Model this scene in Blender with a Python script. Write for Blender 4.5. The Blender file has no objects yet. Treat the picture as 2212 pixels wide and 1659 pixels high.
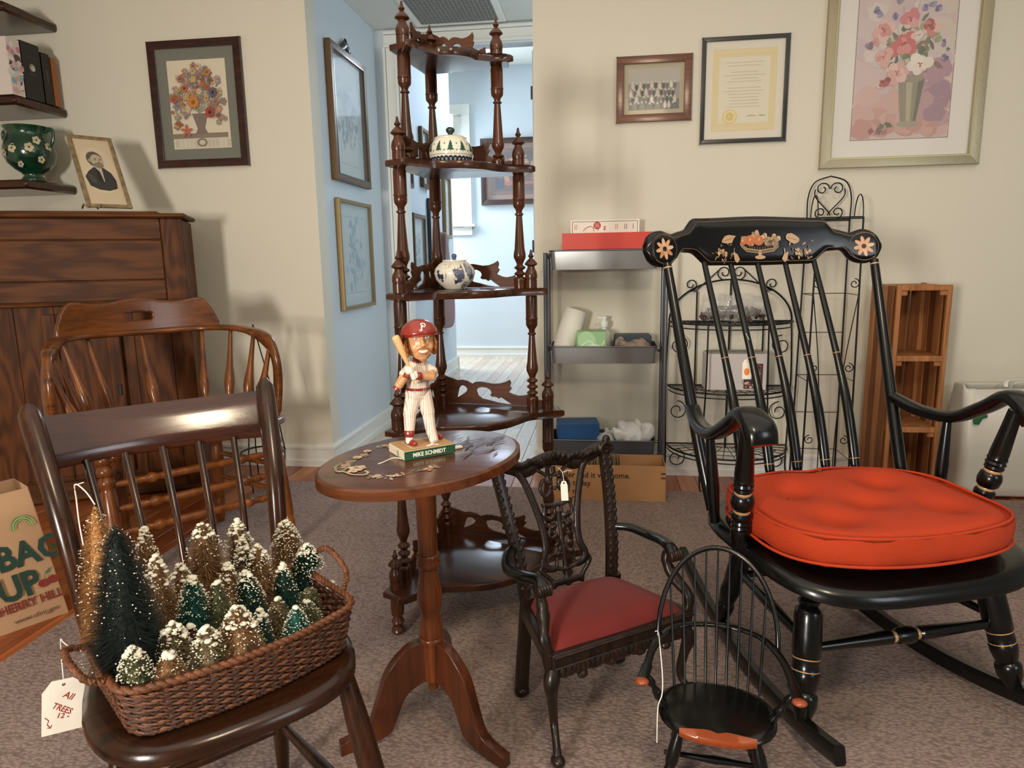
import bpy, bmesh, math, random
from math import sin, cos, pi, radians, sqrt, atan2
from mathutils import Vector, Matrix, noise
random.seed(7)
sc = bpy.context.scene
col = sc.collection
V = Vector
# ------------------------------------------------------------------ camera
FP, PIT, ROLL, YAW, CH = 1489.4, 0.17693, -0.016801, -0.134267, 1.06
fwd = V((sin(YAW)*cos(PIT), cos(YAW)*cos(PIT), -sin(PIT)))
rt0 = V((cos(YAW), -sin(YAW), 0)); up0 = rt0.cross(fwd)
RT = rt0*cos(ROLL)+up0*sin(ROLL); UPV = up0*cos(ROLL)-rt0*sin(ROLL)
cd = bpy.data.cameras.new('camera'); cam = bpy.data.objects.new('camera', cd); col.objects.link(cam)
cd.sensor_fit = 'HORIZONTAL'; cd.sensor_width = 36; cd.lens = FP/2212*36; cd.clip_start = .05; cd.clip_end = 60
cam.matrix_world = Matrix(((RT.x, UPV.x, -fwd.x, 0), (RT.y, UPV.y, -fwd.y, 0), (RT.z, UPV.z, -fwd.z, CH), (0, 0, 0, 1)))
sc.camera = cam
def at(x, y, X=None, Y=None, Z=None):
    """a pixel of the photograph, carried out to a known wall, height or depth"""
    d = fwd+RT*((x-1106)/FP)-UPV*((y-829.5)/FP)
    t = (Z-CH)/d.z if Z is not None else (Y/d.y if Y is not None else X/d.x)
    return V((0, 0, CH))+d*t
# ------------------------------------------------------------------ light
sc.view_settings.view_transform = 'Standard'; sc.view_settings.look = 'None'
sc.view_settings.gamma = 1; sc.view_settings.use_curve_mapping = False
sc.view_settings.exposure = -.36
w = bpy.data.worlds.new('world'); sc.world = w; w.use_nodes = True
wb = w.node_tree.nodes['Background']; wb.inputs[0].default_value = (1.0, .90, .78, 1); wb.inputs[1].default_value = .24
def area(name, loc, target, sx, sy, power, color):
    l = bpy.data.lights.new(name, 'AREA'); l.shape = 'RECTANGLE'; l.size = sx; l.size_y = sy; l.energy = power; l.color = color
    o = bpy.data.objects.new(name, l); col.objects.link(o); o.location = loc
    o.rotation_euler = (V(target)-V(loc)).to_track_quat('-Z', 'Y').to_euler(); return o
area('window_light', (-1.45, -1.9, 1.16), (-.1, 3.4, .9), .42, .6, 150, (1.0, .93, .83))
area('window_light_right', (2.7, -.6, 1.6), (.6, 2.0, .4), .8, 1.1, 22, (.86, .93, 1.0))
area('ceiling_lamp', (.38, -.1, 2.42), (.1, 1.0, 0), .34, .34, 30, (1.0, .84, .58))
area('ceiling_fill', (.3, 1.2, 2.45), (.3, 1.2, 0), 4.0, 3.0, 34, (1.0, .91, .80))  # broad fill light added in place of part of the ambient
area('hall_side_fill', (.55, 4.0, 1.5), (-1.4, 3.95, 1.2), .8, 1.6, 15, (.66, .86, 1.0))  # added fill that brightens the hall's left wall, no window built here
area('hall_daylight', (-2.5, 7.2, 1.9), (-.6, 5.0, .8), 1.2, 1.4, 225, (.76, .90, 1.0))
area('hall_overhead_light', (-.5, 6.9, 2.9), (-1.0, 4.6, .4), 1.0, 1.0, 62, (.66, .81, 1.0))  # area light high in the far room, below its closed ceiling
# ------------------------------------------------------------------ colours and materials
def lin(h, a=1):
    if isinstance(h, str):
        h = h.lstrip('#'); c = [int(h[i:i+2], 16)/255 for i in (0, 2, 4)]
    else: c = list(h)
    return tuple([x/12.92 if x <= .04045 else ((x+.055)/1.055)**2.4 for x in c]+[a])
def mat(name, color, rough=.6, metal=0, bump=0, bscale=60, var=0, vscale=8, coat=0, spec=.5, sheen=0, emit=None, alpha=1, trans=0, stretch=(1, 1, 1)):
    m = bpy.data.materials.new(name); m.use_nodes = True; nt = m.node_tree; N = nt.nodes; L = nt.links; b = N['Principled BSDF']
    b.inputs['Base Color'].default_value = lin(color); b.inputs['Roughness'].default_value = rough; b.inputs['Metallic'].default_value = metal
    b.inputs['Coat Weight'].default_value = coat; b.inputs['Coat Roughness'].default_value = .12; b.inputs['Specular IOR Level'].default_value = spec
    b.inputs['Sheen Weight'].default_value = sheen; b.inputs['Transmission Weight'].default_value = trans; b.inputs['Alpha'].default_value = alpha
    if emit: b.inputs['Emission Color'].default_value = lin(emit[0]); b.inputs['Emission Strength'].default_value = emit[1]
    if bump or var:
        tc = N.new('ShaderNodeTexCoord'); mp = N.new('ShaderNodeMapping'); mp.inputs['Scale'].default_value = stretch; L.new(tc.outputs['Object'], mp.inputs[0])
    if var:
        n = N.new('ShaderNodeTexNoise'); n.inputs['Scale'].default_value = vscale; n.inputs['Detail'].default_value = 6; L.new(mp.outputs[0], n.inputs[0])
        r = N.new('ShaderNodeValToRGB'); c = lin(color)
        r.color_ramp.elements[0].color = tuple(x*(1-var) for x in c[:3])+(1,); r.color_ramp.elements[1].color = tuple(min(1, x*(1+var)) for x in c[:3])+(1,)
        r.color_ramp.elements[0].position = .3; r.color_ramp.elements[1].position = .7
        L.new(n.outputs[0], r.inputs[0]); L.new(r.outputs[0], b.inputs['Base Color'])
    if bump:
        n2 = N.new('ShaderNodeTexNoise'); n2.inputs['Scale'].default_value = bscale; n2.inputs['Detail'].default_value = 4; L.new(mp.outputs[0], n2.inputs[0])
        bp = N.new('ShaderNodeBump'); bp.inputs['Strength'].default_value = bump; bp.inputs['Distance'].default_value = .004
        L.new(n2.outputs[0], bp.inputs['Height']); L.new(bp.outputs[0], b.inputs['Normal'])
    return m
def wood(name, c1, c2, rough=.35, axis='X', scale=14, coat=.3, bump=.15, ring=0, spec=.3):
    """grain runs along one object axis; ring > 0 adds cathedral figure"""
    m = bpy.data.materials.new(name); m.use_nodes = True; nt = m.node_tree; N = nt.nodes; L = nt.links; b = N['Principled BSDF']
    tc = N.new('ShaderNodeTexCoord'); mp = N.new('ShaderNodeMapping')
    s = {'X': (.07, 1, 1), 'Y': (1, .07, 1), 'Z': (1, 1, .07)}[axis]; mp.inputs['Scale'].default_value = s; L.new(tc.outputs['Object'], mp.inputs[0])
    n = N.new('ShaderNodeTexNoise'); n.inputs['Scale'].default_value = scale*4; n.inputs['Detail'].default_value = 8; n.inputs['Roughness'].default_value = .65
    n.inputs['Distortion'].default_value = .6; L.new(mp.outputs[0], n.inputs[0]); src = n.outputs[0]
    if ring:
        mp2 = N.new('ShaderNodeMapping'); mp2.inputs['Scale'].default_value = {'X': (.22, 1, 1), 'Y': (1, .22, 1), 'Z': (1, 1, .22)}[axis]; L.new(tc.outputs['Object'], mp2.inputs[0])
        n3 = N.new('ShaderNodeTexNoise'); n3.inputs['Scale'].default_value = 5.5; n3.inputs['Detail'].default_value = 2; L.new(mp2.outputs[0], n3.inputs[0])
        mu = N.new('ShaderNodeMath'); mu.operation = 'MULTIPLY'; mu.inputs[1].default_value = ring; L.new(n3.outputs[0], mu.inputs[0])
        sn = N.new('ShaderNodeMath'); sn.operation = 'SINE'; L.new(mu.outputs[0], sn.inputs[0])
        m2 = N.new('ShaderNodeMath'); m2.operation = 'MULTIPLY_ADD'; m2.inputs[1].default_value = .16; L.new(sn.outputs[0], m2.inputs[0]); L.new(n.outputs[0], m2.inputs[2]); src = m2.outputs[0]
    r = N.new('ShaderNodeValToRGB'); r.color_ramp.elements[0].color = lin(c1); r.color_ramp.elements[1].color = lin(c2)
    r.color_ramp.elements[0].position = .32; r.color_ramp.elements[1].position = .68; L.new(src, r.inputs[0]); L.new(r.outputs[0], b.inputs['Base Color'])
    b.inputs['Roughness'].default_value = rough; b.inputs['Coat Weight'].default_value = coat; b.inputs['Coat Roughness'].default_value = .15; b.inputs['Specular IOR Level'].default_value = spec
    bp = N.new('ShaderNodeBump'); bp.inputs['Strength'].default_value = bump; bp.inputs['Distance'].default_value = .002; L.new(src, bp.inputs['Height']); L.new(bp.outputs[0], b.inputs['Normal'])
    return m
def print_mat(name, rough=.7):
    m = bpy.data.materials.new(name); m.use_nodes = True; N = m.node_tree.nodes
    a = N.new('ShaderNodeVertexColor'); a.layer_name = 'Col'; m.node_tree.links.new(a.outputs[0], N['Principled BSDF'].inputs['Base Color'])
    N['Principled BSDF'].inputs['Roughness'].default_value = rough; return m
# ------------------------------------------------------------------ mesh building
class MB:
    def __init__(s): s.v = []; s.f = []; s.c = []
    def add(s, vs, fs, c=None):
        o = len(s.v); s.v += [tuple(p) for p in vs]; s.f += [tuple(i+o for i in f) for f in fs]
        if c is not None or s.c: s.c += [c]*len(fs)
        return s
    def box(s, c, d, R=None, bev=0):
        x, y, z = [k/2 for k in d]; c = V(c)
        if bev:
            b = min(bev, x*.9, y*.9, z*.9); P = []
            for sx in (-1, 1):
                for sy in (-1, 1):
                    for sz in (-1, 1):
                        P += [V((sx*x, sy*(y-b), sz*(z-b))), V((sx*(x-b), sy*y, sz*(z-b))), V((sx*(x-b), sy*(y-b), sz*z))]
            bm = bmesh.new()
            for p in P: bm.verts.new(p)
            r = bmesh.ops.convex_hull(bm, input=bm.verts); bm.verts.index_update()
            vs = [v.co.copy() for v in bm.verts]; fs = [[v.index for v in f.verts] for f in bm.faces]; bm.free()
        else:
            vs = [V((a, b, e)) for a in (-x, x) for b in (-y, y) for e in (-z, z)]
            fs = [(0, 1, 3, 2), (4, 6, 7, 5), (0, 4, 5, 1), (2, 3, 7, 6), (0, 2, 6, 4), (1, 5, 7, 3)]
        if R is not None: vs = [R @ p for p in vs]
        return s.add([c+p for p in vs], fs)
    def bar(s, p, q, w, h, up=(0, 0, 1), bev=0):
        p = V(p); q = V(q); d = (q-p); l = d.length; x = d/l; y = V(up).cross(x)
        if y.length < 1e-5: y = V((0, 1, 0)).cross(x)
        y.normalize(); z = x.cross(y); R = Matrix((x, y, z)).transposed()
        return s.box((p+q)/2, (l, w, h), R, bev)
    def lathe(s, p, q, prof, seg=14, rx=1):
        """a turned piece from p to q; prof = [(share of the length, radius)]"""
        p = V(p); q = V(q); d = q-p; z = d.normalized(); x = z.orthogonal().normalized(); y = z.cross(x); vs = []; fs = []; n = len(prof)
        for t, r in prof:
            for k in range(seg):
                a = 2*pi*k/seg; vs.append(p+d*t+x*(r*cos(a)*rx)+y*(r*sin(a)))
        for i in range(n-1):
            for k in range(seg): k2 = (k+1) % seg; fs.append((i*seg+k, i*seg+k2, (i+1)*seg+k2, (i+1)*seg+k))
        fs.append(tuple(range(seg))[::-1]); fs.append(tuple((n-1)*seg+k for k in range(seg)))
        return s.add(vs, fs)
    def sweep(s, pts, w, h=None, seg=8, up=(0, 0, 1), n=2.0, close=False, caps=True):
        """a bar following a path; w and h are numbers or one value per point; n > 2 squares the section"""
        pts = [V(p) for p in pts]; N = len(pts); h = w if h is None else h
        W = w if isinstance(w, (list, tuple)) else [w]*N; H = h if isinstance(h, (list, tuple)) else [h]*N
        W = [W[min(len(W)-1, int(i*len(W)/N))] if len(W) != N else W[i] for i in range(N)]; H = [H[i] if len(H) == N else H[0] for i in range(N)]
        vs = []; fs = []; U = V(up)
        for i, p in enumerate(pts):
            t = (pts[(i+1) % N]-pts[i-1]) if close else (pts[min(i+1, N-1)]-pts[max(i-1, 0)])
            t.normalize(); a = U.cross(t)
            if a.length < 1e-3: a = t.orthogonal()
            a.normalize(); b = t.cross(a)
            for k in range(seg):
                g = 2*pi*(k+.5)/seg; cx, sy = cos(g), sin(g); e = 2/n
                vs.append(p+a*(W[i]/2*math.copysign(abs(cx)**e, cx))+b*(H[i]/2*math.copysign(abs(sy)**e, sy)))
        M = N if close else N-1
        for i in range(M):
            j = (i+1) % N
            for k in range(seg): k2 = (k+1) % seg; fs.append((i*seg+k, i*seg+k2, j*seg+k2, j*seg+k))
        if not close and caps: fs.append(tuple(range(seg))[::-1]); fs.append(tuple((N-1)*seg+k for k in range(seg)))
        return s.add(vs, fs)
    def board(s, path, ztop, zbot, th, lean=0):
        """an upright board along a plan path [(x, y)], its top and bottom edges given per point; lean tips it back with height"""
        N = len(path); vs = []; fs = []
        z0 = min(zbot)
        for i in range(N):
            a = V(path[max(i-1, 0)]+(0,)); b = V(path[min(i+1, N-1)]+(0,)); t = (b-a).normalized(); nn = V((-t.y, t.x, 0))
            for z, e in ((zbot[i], -1), (ztop[i], -1), (ztop[i], 1), (zbot[i], 1)):
                p = V(path[i]+(0,))+nn*(th/2*e); p.y += lean*(z-z0); p.z = z; vs.append(p)
        for i in range(N-1):
            for k in range(4): k2 = (k+1) % 4; fs.append((i*4+k, (i+1)*4+k, (i+1)*4+k2, i*4+k2))
        fs.append((0, 1, 2, 3)); fs.append(tuple((N-1)*4+k for k in (3, 2, 1, 0)))
        return s.add(vs, fs)
    def slab(s, outline, z0, z1, inset=.004):
        """a flat board with softened edge from a plan outline"""
        n = len(outline); cx = sum(p[0] for p in outline)/n; cy = sum(p[1] for p in outline)/n; vs = []; fs = []
        d = sum(sqrt((p[0]-cx)**2+(p[1]-cy)**2) for p in outline)/n; k = 1-inset/d
        rings = [(k*k, z0), (1, z0+inset*.8), (1, z1-inset*.8), (k, z1-inset*.15), (k*k, z1)]
        for kk, z in rings:
            for p in outline: vs.append((cx+(p[0]-cx)*kk, cy+(p[1]-cy)*kk, z))
        for i in range(4):
            for j in range(n): j2 = (j+1) % n; fs.append((i*n+j, i*n+j2, (i+1)*n+j2, (i+1)*n+j))
        fs.append(tuple(range(n))[::-1]); fs.append(tuple(4*n+j for j in range(n)))
        return s.add(vs, fs)
    def ball(s, c, r, seg=12, rings=8, R=None):
        c = V(c); r = V((r, r, r)) if isinstance(r, (int, float)) else V(r); vs = []; fs = []
        for i in range(rings+1):
            t = pi*i/rings
            for k in range(seg):
                a = 2*pi*k/seg; p = V((r.x*sin(t)*cos(a), r.y*sin(t)*sin(a), r.z*cos(t))); vs.append(c+(R @ p if R else p))
        for i in range(rings):
            for k in range(seg): k2 = (k+1) % seg; fs.append((i*seg+k, (i+1)*seg+k, (i+1)*seg+k2, i*seg+k2))
        return s.add(vs, fs)
    def xf(s, M): s.v = [tuple(M @ V(p)) for p in s.v]; return s
    def build(s, name, m, parent=None, smooth=35):
        me = bpy.data.meshes.new(name); me.from_pydata(s.v, [], s.f); me.update()
        bm = bmesh.new(); bm.from_mesh(me)
        if not s.c: bmesh.ops.remove_doubles(bm, verts=bm.verts, dist=1e-6)
        if not s.c: bmesh.ops.recalc_face_normals(bm, faces=bm.faces)
        bm.to_mesh(me); bm.free()
        if s.c:
            ca = me.color_attributes.new('Col', 'FLOAT_COLOR', 'CORNER')
            for p in me.polygons:
                for li in p.loop_indices: ca.data[li].color = s.c[p.index]
        if smooth:
            for p in me.polygons: p.use_smooth = True
            me.set_sharp_from_angle(angle=radians(smooth))
        me.materials.append(m)
        o = bpy.data.objects.new(name, me); col.objects.link(o)
        if parent: o.parent = parent
        return o
def tag(o, label=None, cat=None, group=None, kind=None):
    if label: o['label'] = label
    if cat: o['category'] = cat
    if group: o['group'] = group
    if kind: o['kind'] = kind
    return o
def thing(name, label, cat, loc=(0, 0, 0), rz=0, group=None):
    o = bpy.data.objects.new(name, None); col.objects.link(o); o.location = loc; o.rotation_euler = (0, 0, rz); o.empty_display_size = .05
    return tag(o, label, cat, group)
def spline(P, n=8, close=False):
    P = [V(p) for p in P]; N = len(P); out = []
    for i in range(N if close else N-1):
        if close: a, b, c, d = P[i-1], P[i], P[(i+1) % N], P[(i+2) % N]
        else: a, b, c, d = P[max(i-1, 0)], P[i], P[i+1], P[min(i+2, N-1)]
        for k in range(n):
            t = k/n; out.append(.5*((2*b)+(c-a)*t+(2*a-5*b+4*c-d)*t*t+(3*b-a-3*c+d)*t**3))
    if not close: out.append(P[-1])
    return out
def lerp(keys, t):
    for i in range(len(keys)-1):
        if t <= keys[i+1][0]:
            a, b = keys[i], keys[i+1]; u = (t-a[0])/max(1e-9, b[0]-a[0]); u = max(0, u); return a[1]+(b[1]-a[1])*u
    return keys[-1][1]
def slerp_(keys, t):
    """like lerp with eased steps"""
    for i in range(len(keys)-1):
        if t <= keys[i+1][0]:
            a, b = keys[i], keys[i+1]; u = max(0, (t-a[0])/max(1e-9, b[0]-a[0])); u = u*u*(3-2*u); return a[1]+(b[1]-a[1])*u
    return keys[-1][1]
def cut(outer, holes, th, bevel=0):
    """flat sawn board with holes in the XY plane, thickness along Z -> mesh vertices and faces"""
    cu = bpy.data.curves.new('tmp', 'CURVE'); cu.dimensions = '2D'; cu.fill_mode = 'BOTH'; cu.extrude = th/2; cu.bevel_depth = bevel
    for pl in [outer]+list(holes):
        sp = cu.splines.new('POLY'); sp.points.add(len(pl)-1); sp.use_cyclic_u = True
        for i, p in enumerate(pl): sp.points[i].co = (p[0], p[1], 0, 1)
    o = bpy.data.objects.new('tmp', cu); me = o.to_mesh(); vs = [v.co.copy() for v in me.vertices]; fs = [tuple(p.vertices) for p in me.polygons]
    o.to_mesh_clear(); bpy.data.objects.remove(o); bpy.data.curves.remove(cu)
    return vs, fs
def text_geo(body, size, ext=.0003, bold=0, shear=0, sx=1, align='LEFT', space=1):
    cu = bpy.data.curves.new('tmp', 'FONT'); cu.body = body; cu.size = size; cu.extrude = ext; cu.offset = bold; cu.shear = shear; cu.align_x = align; cu.resolution_u = 2; cu.space_character = space
    o = bpy.data.objects.new('tmp', cu); col.objects.link(o); bpy.context.view_layer.update()
    me = o.to_mesh(); vs = [V((v.co.x*sx, v.co.y, v.co.z)) for v in me.vertices]; fs = [tuple(p.vertices) for p in me.polygons]
    o.to_mesh_clear(); bpy.data.objects.remove(o); bpy.data.curves.remove(cu)
    return vs, fs
def frame_m(o, x, y, n=None):
    x = V(x).normalized(); z = x.cross(V(y)).normalized(); y = z.cross(x)
    return Matrix(((x.x, y.x, z.x, o[0]), (x.y, y.y, z.y, o[1]), (x.z, y.z, z.z, o[2]), (0, 0, 0, 1)))
def voxel(mb, size, smooth=2):
    """weld overlapping lumps into one continuous skin"""
    me = bpy.data.meshes.new('tmp'); me.from_pydata(mb.v, [], mb.f); bm = bmesh.new(); bm.from_mesh(me); bmesh.ops.recalc_face_normals(bm, faces=bm.faces); bm.to_mesh(me); bm.free()
    o = bpy.data.objects.new('tmp', me); col.objects.link(o); r = o.modifiers.new('r', 'REMESH'); r.mode = 'VOXEL'; r.voxel_size = size
    if smooth: s = o.modifiers.new('s', 'SMOOTH'); s.iterations = smooth; s.factor = .5
    dg = bpy.context.evaluated_depsgraph_get(); e = o.evaluated_get(dg); m2 = e.to_mesh(); out = MB(); out.v = [tuple(v.co) for v in m2.vertices]; out.f = [tuple(p.vertices) for p in m2.polygons]
    e.to_mesh_clear(); bpy.data.objects.remove(o); bpy.data.meshes.remove(me); return out
class Paint:
    """flat print or brushwork: coloured shapes laid over each other, each a hair proud of the last; fn maps (x, y, lift) to space"""
    def __init__(s, fn, step=3e-5, curved=False): s.fn = fn; s.mb = MB(); s.k = 1; s.step = step; s.curved = curved
    def poly(s, pts, c):
        s.k += 1
        if s.curved:
            n = len(pts); cx = sum(p[0] for p in pts)/n; cy = sum(p[1] for p in pts)/n; q = [s.fn(cx, cy, s.k*s.step)]; m = 4
            for j in range(1, m+1): q += [s.fn(cx+(p[0]-cx)*j/m, cy+(p[1]-cy)*j/m, s.k*s.step) for p in pts]
            fs = [(0, 1+i, 1+(i+1) % n) for i in range(n)]+[(1+j*n+i, 1+(j+1)*n+i, 1+(j+1)*n+(i+1) % n, 1+j*n+(i+1) % n) for j in range(m-1) for i in range(n)]
            s.mb.add(q, fs, lin(c)); return s
        vs = [s.fn(p[0], p[1], s.k*s.step) for p in pts]; s.mb.add(vs, [tuple(range(len(vs)))], lin(c)); return s
    def rect(s, x0, y0, x1, y1, c): return s.poly([(x0, y0), (x1, y0), (x1, y1), (x0, y1)], c)
    def oval(s, x, y, rx, ry, c, a=0, n=12, wob=0):
        P = []
        for k in range(n):
            t = 2*pi*k/n; q = 1+wob*random.uniform(-1, 1); u, v = rx*q*cos(t), ry*q*sin(t); P.append((x+u*cos(a)-v*sin(a), y+u*sin(a)+v*cos(a)))
        return s.poly(P, c)
    def petals(s, x, y, r, n, c, core=None, wid=.42, a0=0, wob=.0):
        for k in range(n):
            a = a0+2*pi*k/n; rr = r*(1+wob*random.uniform(-1, 1)); s.oval(x+cos(a)*rr*.55, y+sin(a)*rr*.55, rr*.5, rr*wid, c if isinstance(c, str) else random.choice(c), a, 9)
        if core: s.oval(x, y, r*.25, r*.25, core)
        return s
    def line(s, pts, wd, c):
        L = []; R_ = []; n = len(pts)
        for i in range(n):
            a = pts[max(i-1, 0)]; b = pts[min(i+1, n-1)]; dx, dy = b[0]-a[0], b[1]-a[1]; l = sqrt(dx*dx+dy*dy) or 1
            ww = wd[i] if isinstance(wd, (list, tuple)) else wd; nx, ny = -dy/l*ww/2, dx/l*ww/2
            L.append((pts[i][0]+nx, pts[i][1]+ny)); R_.append((pts[i][0]-nx, pts[i][1]-ny))
        s.k += 1; vs = [s.fn(p[0], p[1], s.k*s.step) for p in L+R_]; s.mb.add(vs, [(i, i+1, n+i+1, n+i) for i in range(n-1)], lin(c)); return s
    def text(s, body, x, y, size, c, bold=0, a=0, sx=1, shear=0, mirror=1, fl=1, space=1):
        vs, fs = text_geo(body, size, 0, bold, shear, sx, space=space); s.k += 2
        P = [s.fn(x+(v.x*cos(a)-v.y*sin(a)), y+(v.x*sin(a)+v.y*cos(a)), s.k*s.step) for v in vs]; s.mb.c += []
        s.mb.add(P, fs, lin(c)); return s
    def build(s, name, parent=None, m=None): return s.mb.build(name, m or PRINT, parent, 0)
PRINT = print_mat('print_ink')
# ------------------------------------------------------------------ shared materials
M = {}
M['wall'] = mat('wall_paint', '#dad4c3', .75, bump=.06, bscale=220, var=.012, vscale=2)
M['hall'] = mat('hall_paint', '#cdd6dc', .7, bump=.05, bscale=220)
M['white'] = mat('white_trim', '#e4e3dc', .45)
M['ceil'] = mat('ceiling_paint', '#d6d6d0', .8, bump=.05, bscale=150)
M['walnut'] = wood('walnut_stain', '#26130a', '#542c17', .3, 'Z', 10, .25)
M['walnutx'] = wood('walnut_board', '#22110a', '#4a2712', .25, 'X', 8, .4)
M['floor'] = wood('floor_oak', '#7d3c1a', '#b4642f', .3, 'Y', 7, .35)
M['black'] = mat('black_lacquer', '#070807', .26, coat=.25, spec=.35, var=.3, vscale=20, bump=.05, bscale=50)
M['gold'] = mat('gold_paint', '#c49a6c', .4, .3)
M['iron'] = mat('black_iron', '#101312', .45, .3, bump=.15, bscale=300)
M['steel'] = mat('silver_paint', '#a2a3a3', .3, .85)
M['dsteel'] = mat('grey_steel', '#6d7076', .35, .7)
M['plastic'] = mat('white_plastic', '#e8e8e4', .35)
M['string'] = mat('white_string', '#e9e4da', .8)
M['tagpaper'] = mat('tag_paper', '#efe8da', .8)
M['glass'] = mat('picture_glass', '#ffffff', .06, alpha=.05, spec=.35)
M['card'] = mat('cardboard', '#b5865a', .8, bump=.08, bscale=60, var=.05)
M['oak'] = wood('cabinet_oak', '#46260f', '#633a1a', .5, 'X', 10, 0, .2, ring=44, spec=.15)
M['oakv'] = wood('cabinet_oak_upright', '#41220c', '#613718', .5, 'Z', 10, 0, .2, ring=66, spec=.15)
M['maple'] = wood('captain_maple', '#40200c', '#7c4517', .27, 'X', 6, .35)
M['maplez'] = wood('captain_turned', '#4e270e', '#874b1a', .3, 'Z', 6, .3)
M['mahog'] = wood('dark_mahogany', '#170b05', '#381d0d', .24, 'X', 8, .3, .2)
M['mahogz'] = wood('dark_mahogany_turned', '#1a0c05', '#40210d', .26, 'Z', 8, .3, .12)
M['tablew'] = wood('table_maple', '#40200f', '#6c3a1c', .3, 'X', 8, .45)
M['tablez'] = wood('table_pedestal', '#44200e', '#7c4017', .3, 'Z', 8, .45)
M['carved'] = wood('carved_ebony', '#0f0906', '#2b1c13', .4, 'Z', 16, .2, .5)
M['cedar'] = wood('crate_cedar', '#8a5530', '#bd8251', .6, 'Z', 9, 0, .2)
# ------------------------------------------------------------------ room
YB, XL, XR, ZC, YH = 3.418, -1.436, -.337, 2.484, 4.478
def struct(name, mb, m, parent=None, smooth=0, kind='structure'):
    o = mb.build(name, m, parent, smooth)
    if not parent: o['kind'] = kind
    return o
T = .11
struct('wall_back', MB().box((( -4+XL)/2, YB+T/2, 1.24), (XL+4, T, 2.5)).box(((XR+4)/2, YB+T/2, 1.24), (4-XR, T, 2.5)), M['wall'])
struct('wall_left', MB().box((-4.05, 1, 1.24), (.1, 4.9, 2.5)), M['wall'])
struct('wall_hall', MB().box((XL-T/2-.001, (YB+T+YH)/2, 1.24), (T, YH-YB-T, 2.5)), M['hall'])
struct('ceiling', MB().box((0, 1.21, ZC+.03), (8, 4.4, .05)), M['ceil'])
struct('ceiling_hall', MB().box((-.86, (YB+YH)/2+.05, ZC+.028), (1.5, YH-YB+.1, .05)), M['ceil'])
# far wall of the hall with its door opening, casing and open door
DX0, DZ = at(878, 500, Y=YH).x, 2.372
struct('wall_hall_end', MB().box(((XL-.2+DX0)/2, YH+.05, 1.24), (DX0-XL+.2, .1, 2.5)).box((( DX0+.1)/2, YH+.05, (DZ+2.49)/2), (-DX0+.1, .1, 2.49-DZ)).box((-.2, YH+.05, 1.24), (.44, .1, 2.5)), M['hall'])
tr = MB()
for i, (a, b, d) in enumerate(((0, .018, .03), (.018, .075, .022), (.075, .095, .03))):
    x0 = DX0-.098; tr.box((x0+(a+b)/2, YH-d/2, DZ/2), (b-a-.003, d, DZ+.01)); tr.box((DX0/2-.05, YH-d/2, DZ+.005+(b+a)/2), (-DX0+.08, d, b-a-.003))
struct('trim_1', tr.box((DX0+.006, YH+.045, DZ/2), (.012, .12, DZ)), M['white'])
d = tag(MB().box((-.44, YH+.45, 1.18), (.036, .7, 2.34), bev=.003).build('door_1', M['white'], None, 0), kind='structure')
for z in (.3, 1.15, 2.1): MB().lathe((-.463, YH+.105, z-.04), (-.463, YH+.105, z+.04), [(0, .006), (.05, .007), (.95, .007), (1, .006)], 8).build('hinge', M['dsteel'], d)
# the room beyond
YF = 7.69
struct('wall_far_left', MB().box((-1.475-.06, (YH+.1+6.79)/2, 1.6), (.12, 6.79-YH-.1, 3.3)), M['hall'])
WX0, WX1, WZ0, WZ1 = -2.35, -1.535, 1.46, 2.62
struct('wall_far', MB().box((-3.3+ .0, YF+.05, 1.6), (1.9, .1, 3.3)).box(((WX1+1.2)/2, YF+.05, 1.6), (1.2-WX1, .1, 3.3)).box(((WX0+WX1)/2, YF+.05, WZ0/2), (WX1-WX0, .1, WZ0)).box(((WX0+WX1)/2, YF+.05, (WZ1+3.25)/2), (WX1-WX0, .1, 3.25-WZ1)), M['hall'])
struct('wall_far_right', MB().box((1.15, 6.1, 1.6), (.1, 3.2, 3.3)), M['hall'])
struct('wall_far_end', MB().box((-4.2, 7.2, 1.6), (.1, 1.1, 3.3)), M['hall'])
struct('ceiling_far', MB().box((-1.5, 6.15, 3.12), (5.6, 3.3, .05)), M['ceil'])
wn = MB()
for x in (WX0-.04, WX1+.04): wn.box((x, YF-.015, (WZ0+WZ1)/2), (.09, .03, WZ1-WZ0+.1))
wn.box(((WX0+WX1)/2, YF-.015, WZ1+.05), (WX1-WX0+.18, .034, .1)).box(((WX0+WX1)/2, YF-.03, WZ0-.01), (WX1-WX0+.24, .07, .025)).box(((WX0+WX1)/2, YF-.012, WZ0-.07), (WX1-WX0+.17, .024, .085)).box(((WX0+WX1)/2, YF+.03, 2.05), (WX1-WX0, .03, .035))
wo = struct('window_1', wn, M['white'])
MB().box(((WX0+WX1)/2, YF+.055, 2.04), (WX1-WX0, .006, 1.16)).build('pane', mat('window_daylight', '#f4fbff', .3, emit=('#e6f6ff', 6)), wo, 0)
MB().box((WX1-.05, YF+.02, 2.04), (.11, .012, 1.16)).build('blind_edge', M['white'], wo, 0)
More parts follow.
